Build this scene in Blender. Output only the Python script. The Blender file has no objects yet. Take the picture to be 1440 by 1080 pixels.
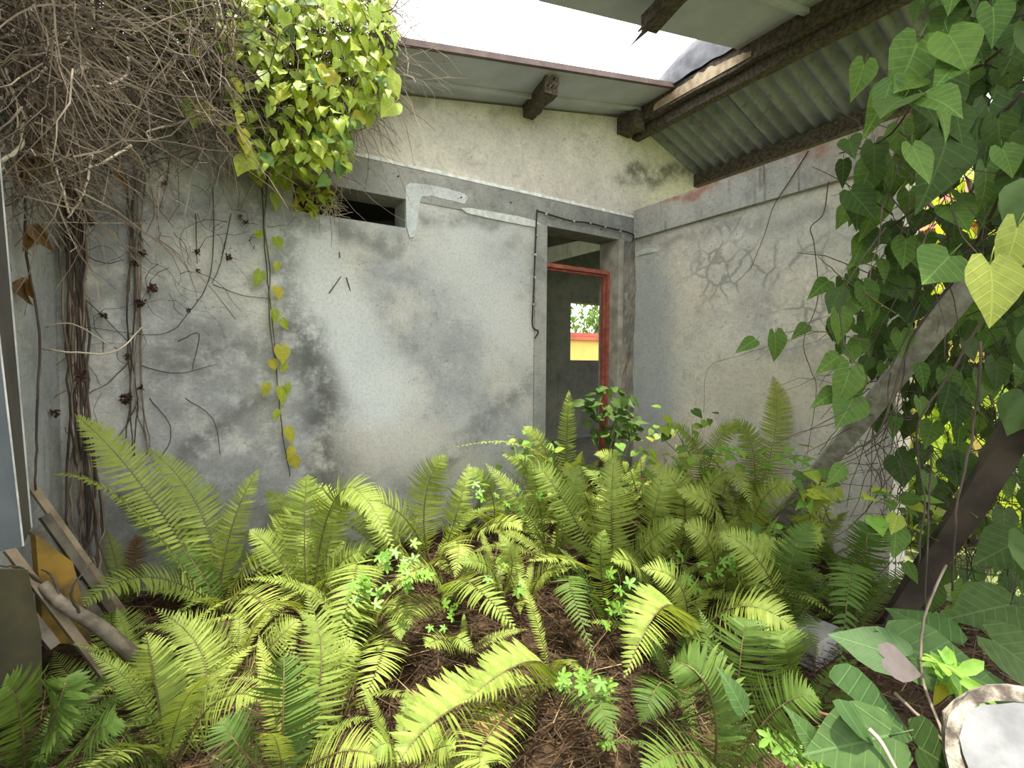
import bpy, math, random
from mathutils import Vector, Matrix, noise as mnoise

# ------------------------------------------------------------------ camera
scene = bpy.context.scene
COL = scene.collection
F_PX = 690.0
YAW, PITCH, ROLL = math.radians(31.8), math.radians(2.37), math.radians(0.41)
CAM = Vector((0, 0, 1.5))
_F = Vector((math.sin(YAW) * math.cos(PITCH), math.cos(YAW) * math.cos(PITCH), -math.sin(PITCH)))
_R0 = Vector((math.cos(YAW), -math.sin(YAW), 0))
_U0 = _R0.cross(_F)
_R = math.cos(ROLL) * _R0 + math.sin(ROLL) * _U0
_U = -math.sin(ROLL) * _R0 + math.cos(ROLL) * _U0
cd = bpy.data.cameras.new('camera')
cam = bpy.data.objects.new('camera', cd)
COL.objects.link(cam)
cd.sensor_width = 36.0
cd.lens = F_PX / 1440 * 36.0
cd.clip_start = 0.05
M = Matrix((_R, _U, -_F)).transposed().to_4x4()
M.translation = CAM
cam.matrix_world = M
scene.camera = cam

# ------------------------------------------------------------------ light
world = bpy.data.worlds.new('sky')
scene.world = world
world.use_nodes = True
wn = world.node_tree
bg = wn.nodes['Background']
tc = wn.nodes.new('ShaderNodeTexCoord')
wnoise = wn.nodes.new('ShaderNodeTexNoise')
wnoise.inputs['Scale'].default_value = 1.6
wnoise.inputs['Detail'].default_value = 4
wramp = wn.nodes.new('ShaderNodeValToRGB')
wramp.color_ramp.elements[0].position = 0.35
wramp.color_ramp.elements[0].color = (0.80, 0.88, 0.97, 1)
wramp.color_ramp.elements[1].position = 0.6
wramp.color_ramp.elements[1].color = (1.0, 0.985, 0.955, 1)
wn.links.new(tc.outputs['Generated'], wnoise.inputs['Vector'])
wn.links.new(wnoise.outputs['Fac'], wramp.inputs['Fac'])
wn.links.new(wramp.outputs['Color'], bg.inputs['Color'])
bg.inputs['Strength'].default_value = 2.0

sd = bpy.data.lights.new('sun', 'SUN')
sd.energy = 6.0
sd.angle = math.radians(2.5)
sd.color = (1.0, 0.95, 0.84)
sun = bpy.data.objects.new('sun', sd)
COL.objects.link(sun)
sun.rotation_euler = Vector((0.03, 0.065, -1.0)).to_track_quat('-Z', 'Y').to_euler()

vs = scene.view_settings
vs.view_transform = 'Standard'
vs.look = 'None'
vs.gamma = 1.0
vs.use_curve_mapping = False
vs.exposure = 0.95

# ------------------------------------------------------------------ helpers
def ray(px, py):
    return _F + _R * ((px - 720) / F_PX) - _U * ((py - 540) / F_PX)
def at(px, py, d):
    return CAM + ray(px, py) * d
def onY(px, py, Y):
    r = ray(px, py)
    return CAM + r * (Y / r.y)
def onX(px, py, X):
    r = ray(px, py)
    return CAM + r * (X / r.x)
def G(x, y):
    z = 0.35 + 0.05 * mnoise.noise(Vector((x * 1.1, y * 1.1, 3.3))) + 0.02 * mnoise.noise(Vector((x * 4, y * 4, 1.3)))
    t = max(0.0, min(1.0, (x - 1.4) / 1.4)) * max(0.0, min(1.0, (y - 1.2) / 1.5))
    return z + 0.22 * t
def onG(px, py):
    p = at(px, py, 1.15 * F_PX / max(60.0, (py - 511)))
    for _ in range(6):
        r = ray(px, py)
        p = CAM + r * ((G(p.x, p.y) - 1.5) / r.z)
    return p

def setp(o, label=None, cat=None, group=None, kind=None):
    if label: o['label'] = label
    if cat: o['category'] = cat
    if group: o['group'] = group
    if kind: o['kind'] = kind
    return o

def mesh(name, vf, mat, smooth=False):
    v, f = vf
    me = bpy.data.meshes.new(name)
    me.from_pydata([tuple(p) for p in v], [], f)
    me.validate()
    me.update()
    if smooth:
        me.polygons.foreach_set('use_smooth', [True] * len(me.polygons))
    if mat: me.materials.append(mat)
    return me
def link(name, data, parent=None, loc=(0, 0, 0)):
    o = bpy.data.objects.new(name, data)
    COL.objects.link(o)
    o.location = loc
    if parent: o.parent = parent
    return o
def obj(name, vf, mat, parent=None, smooth=False):
    """vf in world coordinates; parent is an unrotated Empty or mesh with a location"""
    off = wloc(parent) if parent else Vector((0, 0, 0))
    v, f = vf
    o = link(name, mesh(name, ([Vector(p) - off for p in v], f), mat, smooth), parent)
    return o
def wloc(o):
    l = Vector((0, 0, 0))
    while o:
        l += Vector(o.location)
        o = o.parent
    return l
def thing(name, loc, label, cat, group=None):
    return setp(link(name, None, None, loc), label, cat, group)

def join(*parts):
    V, Fc = [], []
    for v, f in parts:
        n = len(V)
        V += [Vector(p) for p in v]
        Fc += [tuple(i + n for i in q) for q in f]
    return V, Fc
def box(x0, x1, y0, y1, z0, z1):
    v = [(x, y, z) for z in (z0, z1) for y in (y0, y1) for x in (x0, x1)]
    f = [(0, 2, 3, 1), (4, 5, 7, 6), (0, 1, 5, 4), (2, 6, 7, 3), (0, 4, 6, 2), (1, 3, 7, 5)]
    return [Vector(p) for p in v], f
def beam(p0, p1, w, h, up=Vector((0, 0, 1)), rough=0.0, seg=1, rng=None, taper=1.0):
    """rectangular timber from p0 to p1"""
    p0, p1 = Vector(p0), Vector(p1)
    t = (p1 - p0).normalized()
    s = t.cross(up).normalized()
    n = s.cross(t)
    V, Fc = [], []
    for i in range(seg + 1):
        u = i / seg
        c = p0.lerp(p1, u)
        k = 1 + (taper - 1) * u
        for a, b in ((-1, -1), (1, -1), (1, 1), (-1, 1)):
            q = c + s * (a * w / 2 * k) + n * (b * h / 2 * k)
            if rough and rng:
                q += Vector((rng.uniform(-1, 1), rng.uniform(-1, 1), rng.uniform(-1, 1))) * rough
            V.append(q)
    for i in range(seg):
        a = i * 4
        for j in range(4):
            k = (j + 1) % 4
            Fc.append((a + j, a + k, a + 4 + k, a + 4 + j))
    Fc.append((3, 2, 1, 0))
    e = seg * 4
    Fc.append((e, e + 1, e + 2, e + 3))
    return V, Fc
def smoothpath(pts, n):
    """Catmull-Rom through pts, n samples per span"""
    P = [Vector(p) for p in pts]
    P = [P[0] * 2 - P[1]] + P + [P[-1] * 2 - P[-2]]
    out = []
    for i in range(1, len(P) - 2):
        a, b, c, d = P[i - 1], P[i], P[i + 1], P[i + 2]
        for k in range(n):
            t = k / n
            out.append(0.5 * ((2 * b) + (c - a) * t + (2 * a - 5 * b + 4 * c - d) * t * t + (3 * b - a - 3 * c + d) * t ** 3))
    out.append(P[-2])
    return out
def tube(path, r0, r1=None, sides=5):
    r1 = r0 if r1 is None else r1
    V, Fc = [], []
    n = len(path)
    ref = Vector((0.31, 0.77, 0.55)).normalized()
    for i, p in enumerate(path):
        t = (path[min(i + 1, n - 1)] - path[max(i - 1, 0)])
        t = t.normalized() if t.length > 1e-9 else Vector((0, 0, 1))
        s = t.cross(ref)
        s = s.normalized() if s.length > 1e-4 else Vector((1, 0, 0))
        b = t.cross(s)
        r = r0 + (r1 - r0) * i / max(1, n - 1)
        for j in range(sides):
            a = 2 * math.pi * j / sides
            V.append(p + s * (r * math.cos(a)) + b * (r * math.sin(a)))
    for i in range(n - 1):
        for j in range(sides):
            k = (j + 1) % sides
            Fc.append((i * sides + j, i * sides + k, (i + 1) * sides + k, (i + 1) * sides + j))
    Fc.append(tuple(range(sides - 1, -1, -1)))
    Fc.append(tuple((n - 1) * sides + j for j in range(sides)))
    return V, Fc
def rvec(rng, s=1.0):
    return Vector((rng.uniform(-s, s), rng.uniform(-s, s), rng.uniform(-s, s)))
def inpoly(x, y, P):
    c = False
    j = len(P) - 1
    for i in range(len(P)):
        if (P[i][1] > y) != (P[j][1] > y) and x < (P[j][0] - P[i][0]) * (y - P[i][1]) / (P[j][1] - P[i][1]) + P[i][0]:
            c = not c
        j = i
    return c
def sample(rng, P):
    xs = [p[0] for p in P]; ys = [p[1] for p in P]
    while True:
        x, y = rng.uniform(min(xs), max(xs)), rng.uniform(min(ys), max(ys))
        if inpoly(x, y, P): return x, y
def frame(tip_dir, normal):
    """rotation whose +Y is tip_dir and +Z close to normal"""
    y = Vector(tip_dir).normalized()
    x = y.cross(Vector(normal))
    x = x.normalized() if x.length > 1e-4 else y.orthogonal().normalized()
    z = x.cross(y)
    return Matrix((x, y, z)).transposed()

# ------------------------------------------------------------------ materials
class NT:
    def __init__(s, name):
        s.m = bpy.data.materials.new(name)
        s.m.use_nodes = True
        s.t = s.m.node_tree
        s.b = s.t.nodes['Principled BSDF']
        s.out = s.t.nodes['Material Output']
        s._pos = None
    def n(s, typ, **k):
        nd = s.t.nodes.new(typ)
        for a, b in k.items(): setattr(nd, a, b)
        return nd
    def put(s, sock, v):
        if isinstance(v, bpy.types.NodeSocket): s.t.links.new(v, sock)
        elif isinstance(v, (tuple, list)) and len(v) == 3 and sock.type == 'RGBA': sock.default_value = (*v, 1)
        else: sock.default_value = v
    @property
    def pos(s):
        if not s._pos: s._pos = s.n('ShaderNodeNewGeometry').outputs['Position']
        return s._pos
    def objco(s): return s.n('ShaderNodeTexCoord').outputs['Object']
    def math(s, op, a, b=0.0, clamp=False):
        nd = s.n('ShaderNodeMath', operation=op, use_clamp=clamp)
        s.put(nd.inputs[0], a); s.put(nd.inputs[1], b)
        return nd.outputs[0]
    def vmath(s, op, a, b=(0, 0, 0)):
        nd = s.n('ShaderNodeVectorMath', operation=op)
        s.put(nd.inputs[0], a); s.put(nd.inputs[1], b)
        return nd.outputs[0] if op not in ('LENGTH', 'DISTANCE', 'DOT_PRODUCT') else nd.outputs['Value']
    def noise(s, scale, detail=4, vec=None, rough=0.55, col=False):
        nd = s.n('ShaderNodeTexNoise')
        s.put(nd.inputs['Vector'], vec or s.pos)
        nd.inputs['Scale'].default_value = scale
        nd.inputs['Detail'].default_value = detail
        nd.inputs['Roughness'].default_value = rough
        return nd.outputs['Color' if col else 'Fac']
    def ramp(s, v, a, b, lo=0.0, hi=1.0):
        nd = s.n('ShaderNodeMapRange', interpolation_type='SMOOTHSTEP')
        s.put(nd.inputs['Value'], v)
        nd.inputs['From Min'].default_value = a; nd.inputs['From Max'].default_value = b
        nd.inputs['To Min'].default_value = lo; nd.inputs['To Max'].default_value = hi
        return nd.outputs['Result']
    def mix(s, f, a, b, mode='MIX'):
        nd = s.n('ShaderNodeMix', data_type='RGBA', blend_type=mode)
        s.put(nd.inputs[0], f); s.put(nd.inputs[6], a); s.put(nd.inputs[7], b)
        return nd.outputs[2]
    def warp(s, amt, scale):
        c = s.noise(scale, 3, col=True)
        v = s.vmath('SUBTRACT', c, (0.5, 0.5, 0.5))
        sc = s.n('ShaderNodeVectorMath', operation='SCALE')
        s.put(sc.inputs[0], v); sc.inputs['Scale'].default_value = amt
        return s.vmath('ADD', s.pos, sc.outputs[0])
    def seg(s, vec, a, b, w0, w1):
        """1 near segment a-b, fading from w0 to w1"""
        a, b = Vector(a), Vector(b)
        d = b - a
        L2 = max(d.length_squared, 1e-6)
        t = s.math('DIVIDE', s.vmath('DOT_PRODUCT', s.vmath('SUBTRACT', vec, tuple(a)), tuple(d)), L2, True)
        sc = s.n('ShaderNodeVectorMath', operation='SCALE')
        sc.inputs[0].default_value = d
        s.put(sc.inputs['Scale'], t)
        q = s.vmath('ADD', sc.outputs[0], tuple(a))
        return s.ramp(s.vmath('DISTANCE', vec, q), w0, w1, 1.0, 0.0)
    def bump(s, h, strength=0.3, dist=0.01):
        nd = s.n('ShaderNodeBump')
        nd.inputs['Strength'].default_value = strength
        nd.inputs['Distance'].default_value = dist
        s.put(nd.inputs['Height'], h)
        s.put(s.b.inputs['Normal'], nd.outputs[0])
    def fin(s, color, rough=0.9, metal=0.0, spec=0.3):
        s.put(s.b.inputs['Base Color'], color)
        s.put(s.b.inputs['Roughness'], rough)
        s.b.inputs['Metallic'].default_value = metal
        s.b.inputs['Specular IOR Level'].default_value = spec
        return s.m

def plain(name, c, c2=None, scale=12, rough=0.8, metal=0.0, bump=0.2, spec=0.3, stretch=None):
    t = NT(name)
    vec = t.pos
    if stretch: vec = t.vmath('MULTIPLY', t.objco(), stretch)
    nz = t.noise(scale, 5, vec)
    c2 = c2 or tuple(x * 0.6 for x in c)
    col = t.mix(t.ramp(nz, 0.35, 0.68), c2, c)
    if bump: t.bump(nz, bump, 0.01)
    return t.fin(col, rough, metal, spec)

def leafmat(name, c, c2, trans=0.4, rough=0.45, tint=None, spec=0.35, veins=0.0):
    t = NT(name)
    oi = t.n('ShaderNodeObjectInfo')
    col = t.mix(oi.outputs['Random'], c, c2)
    nz = t.noise(45, 3)
    col = t.mix(t.ramp(nz, 0.4, 0.7, 0.0, 0.35), col, tuple(x * 0.55 for x in c2))
    if veins:
        sx = t.n('ShaderNodeSeparateXYZ')
        t.put(sx.inputs[0], t.objco())
        ax = t.math('ABSOLUTE', sx.outputs['X'])
        mid_ = t.ramp(ax, 0.006, 0.022, 1.0, 0.0)
        fr = t.math('FRACT', t.math('MULTIPLY', t.math('SUBTRACT', sx.outputs['Y'], t.math('MULTIPLY', ax, 0.75)), 6.0))
        lat = t.ramp(t.math('ABSOLUTE', t.math('SUBTRACT', fr, 0.5)), 0.03, 0.10, 0.7, 0.0)
        vn = t.math('MAXIMUM', mid_, lat)
        col = t.mix(t.math('MULTIPLY', vn, veins), col, tuple(min(1, x * 1.7 + 0.03) for x in c))
        t.bump(t.math('ADD', vn, t.noise(25, 3)), 0.35, 0.004)
    t.fin(col, rough, 0.0, spec)
    tr = t.n('ShaderNodeBsdfTranslucent')
    tcol = t.mix(1.0, col, tint or (1.25, 1.15, 0.55), 'MULTIPLY')
    t.put(tr.inputs['Color'], tcol)
    ms = t.n('ShaderNodeMixShader')
    ms.inputs[0].default_value = trans
    t.t.links.new(t.b.outputs[0], ms.inputs[1])
    t.t.links.new(tr.outputs[0], ms.inputs[2])
    t.t.links.new(ms.outputs[0], t.out.inputs['Surface'])
    return t.m

def wall_mat(name, lo, hi, warm, stains_and_tones=(), light=(), cracks=None, mold=None, streak=0.0, mottle=0.45):
    t = NT(name)
    big = t.noise(0.9, 5, rough=0.6)
    mid = t.noise(4.5, 6, rough=0.65)
    fine = t.noise(60, 4)
    col = t.mix(t.ramp(big, 0.36, 0.64), lo, hi)
    col = t.mix(t.ramp(t.noise(1.7, 4), 0.42, 0.64, 0, 0.85), col, warm)
    col = t.mix(t.ramp(mid, 0.5, 0.72, 0, 0.5), col, tuple(x * 0.62 for x in lo))
    col = t.mix(t.ramp(mid, 0.28, 0.45, 0.35, 0.0), col, tuple(min(1, x * 1.25) for x in hi))
    # blotches, hairline scratches and pits of the float finish
    gr = t.noise(13, 9, t.warp(0.06, 5), 0.78)
    col = t.mix(t.ramp(gr, 0.53, 0.66, 0, mottle), col, tuple(x * 0.55 for x in lo))
    col = t.mix(t.ramp(gr, 0.47, 0.36, 0, mottle * 0.8), col, tuple(min(1, x * 1.22) for x in hi))
    sc_ = t.noise(1.0, 4, t.vmath('MULTIPLY', t.warp(0.2, 2.5), (9.0, 9.0, 55.0)), 0.7)
    col = t.mix(t.ramp(sc_, 0.60, 0.70, 0, 0.45), col, tuple(x * 0.6 for x in lo))
    vp = t.n('ShaderNodeTexVoronoi', feature='F1')
    t.put(vp.inputs['Vector'], t.pos)
    vp.inputs['Scale'].default_value = 26
    pit = t.math('MULTIPLY', t.ramp(vp.outputs['Distance'], 0.06, 0.16, 1.0, 0.0), t.ramp(t.noise(6, 3), 0.52, 0.6))
    col = t.mix(t.math('MULTIPLY', pit, 0.8), col, (0.06, 0.06, 0.055))
    # trowel marks: stretched noise
    st = t.noise(1.0, 5, t.vmath('MULTIPLY', t.pos, (3.0, 3.0, 14.0)), 0.6)
    col = t.mix(t.ramp(st, 0.55, 0.75, 0, 0.3), col, tuple(x * 0.7 for x in lo))
    w = t.warp(0.28, 3.5)
    w2 = t.warp(0.10, 9)
    for a, b, w0, w1, c, k in light:
        m_ = t.seg(w, a, b, w0, w1)
        col = t.mix(t.math('MULTIPLY', m_, k), col, c)
    for a, b, w0, w1, c, k in stains_and_tones:
        m_ = t.seg(w, a, b, w0, w1)
        m_ = t.math('MULTIPLY', m_, t.ramp(t.noise(7, 5, rough=0.7), 0.32, 0.6))
        col = t.mix(t.math('MULTIPLY', m_, k), col, c)
    if cracks:
        cen, r0, r1, sc, c, k = cracks
        vo = t.n('ShaderNodeTexVoronoi', feature='DISTANCE_TO_EDGE')
        t.put(vo.inputs['Vector'], t.warp(0.09, 7))
        vo.inputs['Scale'].default_value = sc
        line = t.ramp(vo.outputs['Distance'], 0.01, 0.085, 1.0, 0.0)
        line = t.math('MULTIPLY', line, t.seg(w, cen[0], cen[1], r0, r1))
        line = t.math('MULTIPLY', line, t.ramp(t.noise(3.1, 3), 0.38, 0.55))
        col = t.mix(t.math('MULTIPLY', line, k), col, c)
    if streak:
        sv = t.noise(1.0, 5, t.vmath('MULTIPLY', t.pos, (16.0, 16.0, 1.4)), 0.65)
        col = t.mix(t.ramp(sv, 0.56, 0.74, 0, streak), col, (0.05, 0.05, 0.045))
    col = t.mix(t.ramp(fine, 0.4, 0.75, 0, 0.22), col, (0.08, 0.08, 0.075))
    h = t.math('ADD', t.math('MULTIPLY', mid, 1.0), t.math('MULTIPLY', fine, 0.35))
    h = t.math('ADD', h, t.math('MULTIPLY', gr, 1.2))
    t.bump(h, 0.5, 0.014)
    return t.fin(col, 0.92, 0, 0.2)
# ------------------------------------------------------------------ structure
XL, XR, YB = -0.58, 3.06, 3.0
ZB0, ZB1 = 2.52, 2.73          # ring beam
def gz(x): return 3.16 + 0.19 * (x - 1.02) if x <= 3.03 else 3.54 - 0.36 * (x - 3.03)

W = lambda px, py: tuple(onY(px, py, YB))
WR = lambda px, py: tuple(onX(px, py, XR))
dk = (0.085, 0.085, 0.075)
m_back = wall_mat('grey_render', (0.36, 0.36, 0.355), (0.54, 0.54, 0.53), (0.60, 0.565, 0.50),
    stains_and_tones=[(W(130, 380), W(350, 600), 0.15, 0.55, (0.20, 0.205, 0.205), 0.65), (W(440, 480), W(470, 720), 0.02, 0.20, dk, 0.85), (W(395, 330), W(425, 520), 0.02, 0.16, (0.12, 0.125, 0.12), 0.7),  # first entry: broad darker grey over the left part of the wall
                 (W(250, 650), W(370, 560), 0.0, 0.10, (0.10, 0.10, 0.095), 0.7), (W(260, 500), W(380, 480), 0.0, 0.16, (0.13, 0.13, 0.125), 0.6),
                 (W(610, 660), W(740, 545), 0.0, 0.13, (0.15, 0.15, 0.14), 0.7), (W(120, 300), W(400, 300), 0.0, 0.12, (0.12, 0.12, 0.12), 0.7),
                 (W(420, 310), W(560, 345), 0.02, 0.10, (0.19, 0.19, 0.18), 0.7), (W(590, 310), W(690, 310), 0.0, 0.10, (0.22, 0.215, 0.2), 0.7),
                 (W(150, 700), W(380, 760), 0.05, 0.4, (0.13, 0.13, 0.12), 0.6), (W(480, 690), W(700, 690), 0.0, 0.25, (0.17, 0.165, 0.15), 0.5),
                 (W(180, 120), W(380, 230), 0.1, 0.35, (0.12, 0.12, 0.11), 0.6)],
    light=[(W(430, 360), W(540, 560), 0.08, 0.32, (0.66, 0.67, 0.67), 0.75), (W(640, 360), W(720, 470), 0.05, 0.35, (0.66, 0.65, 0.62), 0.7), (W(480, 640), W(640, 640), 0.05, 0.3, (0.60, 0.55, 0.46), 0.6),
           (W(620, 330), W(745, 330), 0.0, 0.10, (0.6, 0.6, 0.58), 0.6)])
m_gable = wall_mat('cream_render', (0.58, 0.53, 0.47), (0.70, 0.645, 0.57), (0.73, 0.665, 0.565),
    stains_and_tones=[(W(880, 250), W(985, 230), 0.03, 0.14, (0.10, 0.10, 0.09), 0.8), (W(560, 135), W(880, 170), 0.0, 0.07, (0.3, 0.28, 0.24), 0.5)])  # darker at the right end and along the roof line
m_beam = wall_mat('concrete_beam', (0.24, 0.235, 0.225), (0.36, 0.355, 0.335), (0.40, 0.385, 0.35), mottle=0.6)
m_right = wall_mat('beige_render', (0.60, 0.56, 0.50), (0.75, 0.695, 0.61), (0.78, 0.70, 0.57),
    stains_and_tones=[(WR(900, 345), WR(1180, 290), 0.0, 0.10, (0.22, 0.22, 0.2), 0.6), (WR(1060, 495), WR(1120, 500), 0.0, 0.10, (0.24, 0.22, 0.2), 0.5)],
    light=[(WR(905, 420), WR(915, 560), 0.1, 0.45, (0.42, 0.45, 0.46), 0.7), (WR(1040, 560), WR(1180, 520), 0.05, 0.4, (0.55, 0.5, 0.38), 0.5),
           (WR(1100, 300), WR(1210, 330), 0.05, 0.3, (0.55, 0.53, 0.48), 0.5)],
    cracks=((WR(1020, 370), WR(1140, 410)), 0.10, 0.52, 6.5, (0.27, 0.255, 0.23), 0.7))
m_rbeam = wall_mat('weathered_beam', (0.40, 0.385, 0.36), (0.54, 0.52, 0.485), (0.50, 0.42, 0.36),
    stains_and_tones=[((XR, y, 2.77), (XR, y - 0.6, 2.77), 0.0, 0.075, (0.36, 0.14, 0.085), 0.85) for y in (2.7, 2.1, 1.6)], streak=0.75)
m_left = wall_mat('left_render', (0.28, 0.29, 0.29), (0.42, 0.43, 0.43), (0.40, 0.39, 0.36), streak=0.3)
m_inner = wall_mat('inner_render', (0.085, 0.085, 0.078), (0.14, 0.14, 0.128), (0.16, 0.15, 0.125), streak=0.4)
m_patch = wall_mat('smooth_skim', (0.50, 0.52, 0.53), (0.64, 0.66, 0.67), (0.62, 0.63, 0.63))
m_rough = wall_mat('broken_concrete', (0.18, 0.175, 0.16), (0.36, 0.345, 0.31), (0.40, 0.33, 0.26), streak=0.5)

def struct(name, vf, mat, parent=None, smooth=False):
    o = obj(name, vf, mat, parent, smooth)
    if not parent: o['kind'] = 'structure'
    return o
T = 0.2
DX0, DX1 = 2.15, 2.885       # door opening
WX0, WX1, WZ0 = 0.42, 1.065, 2.345
# lower back wall (below the beam) around door and slot window
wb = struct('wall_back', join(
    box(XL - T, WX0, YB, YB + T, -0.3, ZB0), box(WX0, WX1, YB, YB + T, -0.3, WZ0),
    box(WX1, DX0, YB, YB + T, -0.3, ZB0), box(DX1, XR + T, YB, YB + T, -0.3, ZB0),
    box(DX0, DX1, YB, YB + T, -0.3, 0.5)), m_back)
# gable, set back a little above the beam
gx = [XL - T, 0.0, 1.0, 2.0, 3.03, 3.95, 4.3]
gv, gf = [], []
for i, x in enumerate(gx):
    for y in (YB + 0.025, YB + T - 0.02):
        gv += [Vector((x, y, ZB1 - 0.02)), Vector((x, y, gz(x) - 0.0))]
for i in range(len(gx) - 1):
    a, b = i * 4, (i + 1) * 4
    gf += [(a, b, b + 1, a + 1), (a + 2, a + 3, b + 3, b + 2), (a + 1, b + 1, b + 3, a + 3), (a, a + 2, b + 2, b)]
gf += [(0, 1, 3, 2), (len(gv) - 4, len(gv) - 2, len(gv) - 1, len(gv) - 3)]
struct('wall_gable', (gv, gf), m_gable)
struct('wall_beyond', box(XR + T, 4.3, YB + 0.025, YB + T - 0.02, -0.3, ZB1), m_gable)
# ring beam with a slightly wavy ledge of spilled mortar
rng = random.Random(3)
tb = struct('trim_1', box(XL - T, XR + 0.02, YB - 0.008, YB + T + 0.005, ZB0, ZB1), m_beam)
V, Fc = [], []
n = 90
for i in range(n + 1):
    x = 0.55 + (XR - 0.55) * i / n
    h = 0.008 + 0.010 * abs(mnoise.noise(Vector((x * 9, 0, 0)))) + 0.006 * abs(mnoise.noise(Vector((x * 31, 5, 0))))
    V += [Vector((x, YB - 0.012, ZB1 - 0.012)), Vector((x, YB - 0.010, ZB1 + h)), Vector((x, YB + 0.03, ZB1 + h + 0.004))]
for i in range(n):
    a = i * 3
    Fc += [(a, a + 3, a + 4, a + 1), (a + 1, a + 4, a + 5, a + 2)]
obj('mortar_ridge', (V, Fc), plain('pale_mortar', (0.85, 0.84, 0.82), (0.6, 0.59, 0.56), 30), tb)
m_bolt = plain('rusty_bolt', (0.16, 0.13, 0.11), rough=0.6)
for px, py in ((518, 237), (560, 248), (648, 278), (718, 285), (845, 322)):
    p = onY(px, py, YB - 0.008)
    obj('bolt', tube([p + Vector((0, 0.005, 0)), p + Vector((0, -0.014, 0))], 0.006, 0.005, 6), m_bolt, tb)

# smooth repair skim: a bent band right of the slot window
def slab_xz(poly, y0, y1):
    n_ = len(poly)
    v = [Vector((x, y0, z)) for x, z in poly] + [Vector((x, y1, z)) for x, z in poly]
    f = [tuple(range(n_))] + [tuple(range(2 * n_ - 1, n_ - 1, -1))]
    f += [(i, i + n_, (i + 1) % n_ + n_, (i + 1) % n_) for i in range(n_)]
    return v, f
def wpoly(pts):
    return [(onY(x, y, YB).x, onY(x, y, YB).z) for x, y in pts]
obj('plaster_patch', slab_xz(wpoly([(570, 262), (576, 258), (600, 260), (630, 266), (652, 273), (657, 279), (652, 287), (630, 282), (605, 276), (592, 277),
     (588, 290), (586, 312), (583, 332), (576, 336), (571, 320), (570, 290)]), YB - 0.011, YB + 0.01), m_patch, wb)
obj('plaster_patch', slab_xz(wpoly([(647, 293), (660, 293), (690, 298), (730, 305), (752, 311), (764, 318), (762, 322), (735, 317), (690, 308), (655, 300)]), YB - 0.012, YB + 0.01),
    plain('white_plaster', (0.68, 0.68, 0.66), (0.5, 0.5, 0.48), 25), wb)
# jamb strips and rough corner column of the doorway
obj('jamb_strip', box(DX0 - 0.105, DX0, YB - 0.014, YB + T + 0.01, 0.3, ZB0), wall_mat('jamb_cement', (0.30, 0.30, 0.28), (0.40, 0.395, 0.37), (0.42, 0.40, 0.36)), wb)
V, Fc = [], []
ny, nx = 46, 7
for i in range(ny + 1):
    z = 0.3 + (ZB0 - 0.3) * i / ny
    for j in range(nx + 1):
        x = DX1 + 0.03 + (XR - DX1 - 0.03) * j / nx
        V.append(Vector((x, YB - 0.016 - 0.022 * mnoise.noise(Vector((x * 14, z * 9, 2.2))) - 0.012 * mnoise.noise(Vector((x * 40, z * 30, 7))), z)))
for i in range(ny):
    for j in range(nx):
        a = i * (nx + 1) + j
        Fc.append((a, a + 1, a + nx + 2, a + nx + 1))
obj('broken_pier', (V, Fc), m_rough, wb)
obj('jamb_strip', box(DX1 - 0.02, DX1 + 0.035, YB - 0.02, YB + T + 0.01, 0.3, ZB0), plain('jamb_raw', (0.46, 0.42, 0.35), (0.28, 0.25, 0.2), 9), wb)

# right wall and its beam; it stops short towards the camera
YE = 1.12
wr = struct('wall_right', box(XR, XR + T, YE, YB + 0.02, -0.3, 2.56), m_right)
rb_ = struct('trim_2', box(XR - 0.035, XR + T + 0.01, YE - 0.12, YB - 0.02, 2.545, 2.775), m_rbeam)
pm = bpy.data.materials['white_plaster']
obj('plaster_patch', ([Vector(p) for p in [(XR - 0.004, 2.97, 2.43), (XR - 0.012, 2.9, 2.45), (XR - 0.004, 2.72, 2.425), (XR - 0.004, 2.74, 2.40), (XR - 0.012, 2.88, 2.405), (XR - 0.004, 2.97, 2.40)]], [(0, 1, 4, 5), (1, 2, 3, 4)]), pm, wr)
# left wall
wl = struct('wall_left', box(XL - T, XL, 0.3, YB + 0.02, -0.3, 3.0), m_left)

# red steel door frame
m_red = plain('red_oxide_paint', (0.42, 0.125, 0.085), (0.26, 0.075, 0.055), 22, 0.55)
dr = link('door_1', None, None, (DX1, YB + 0.1, 0.35))
dr['kind'] = 'structure'
ZT = 2.245
obj('frame_post', join(box(DX1 - 0.048, DX1 - 0.02, YB + 0.08, YB + 0.14, 0.35, ZT + 0.03), box(DX1 - 0.062, DX1 - 0.048, YB + 0.11, YB + 0.14, 0.35, ZT)), m_red, dr)
obj('frame_head', join(box(DX0, DX1 - 0.048, YB + 0.08, YB + 0.14, ZT, ZT + 0.03), box(DX0, DX1 - 0.062, YB + 0.11, YB + 0.14, ZT - 0.017, ZT)), m_red, dr)
obj('frame_post', box(DX0, DX0 + 0.03, YB + 0.12, YB + 0.18, 0.35, ZT), plain('dark_post', (0.07, 0.07, 0.065)), dr)

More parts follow.
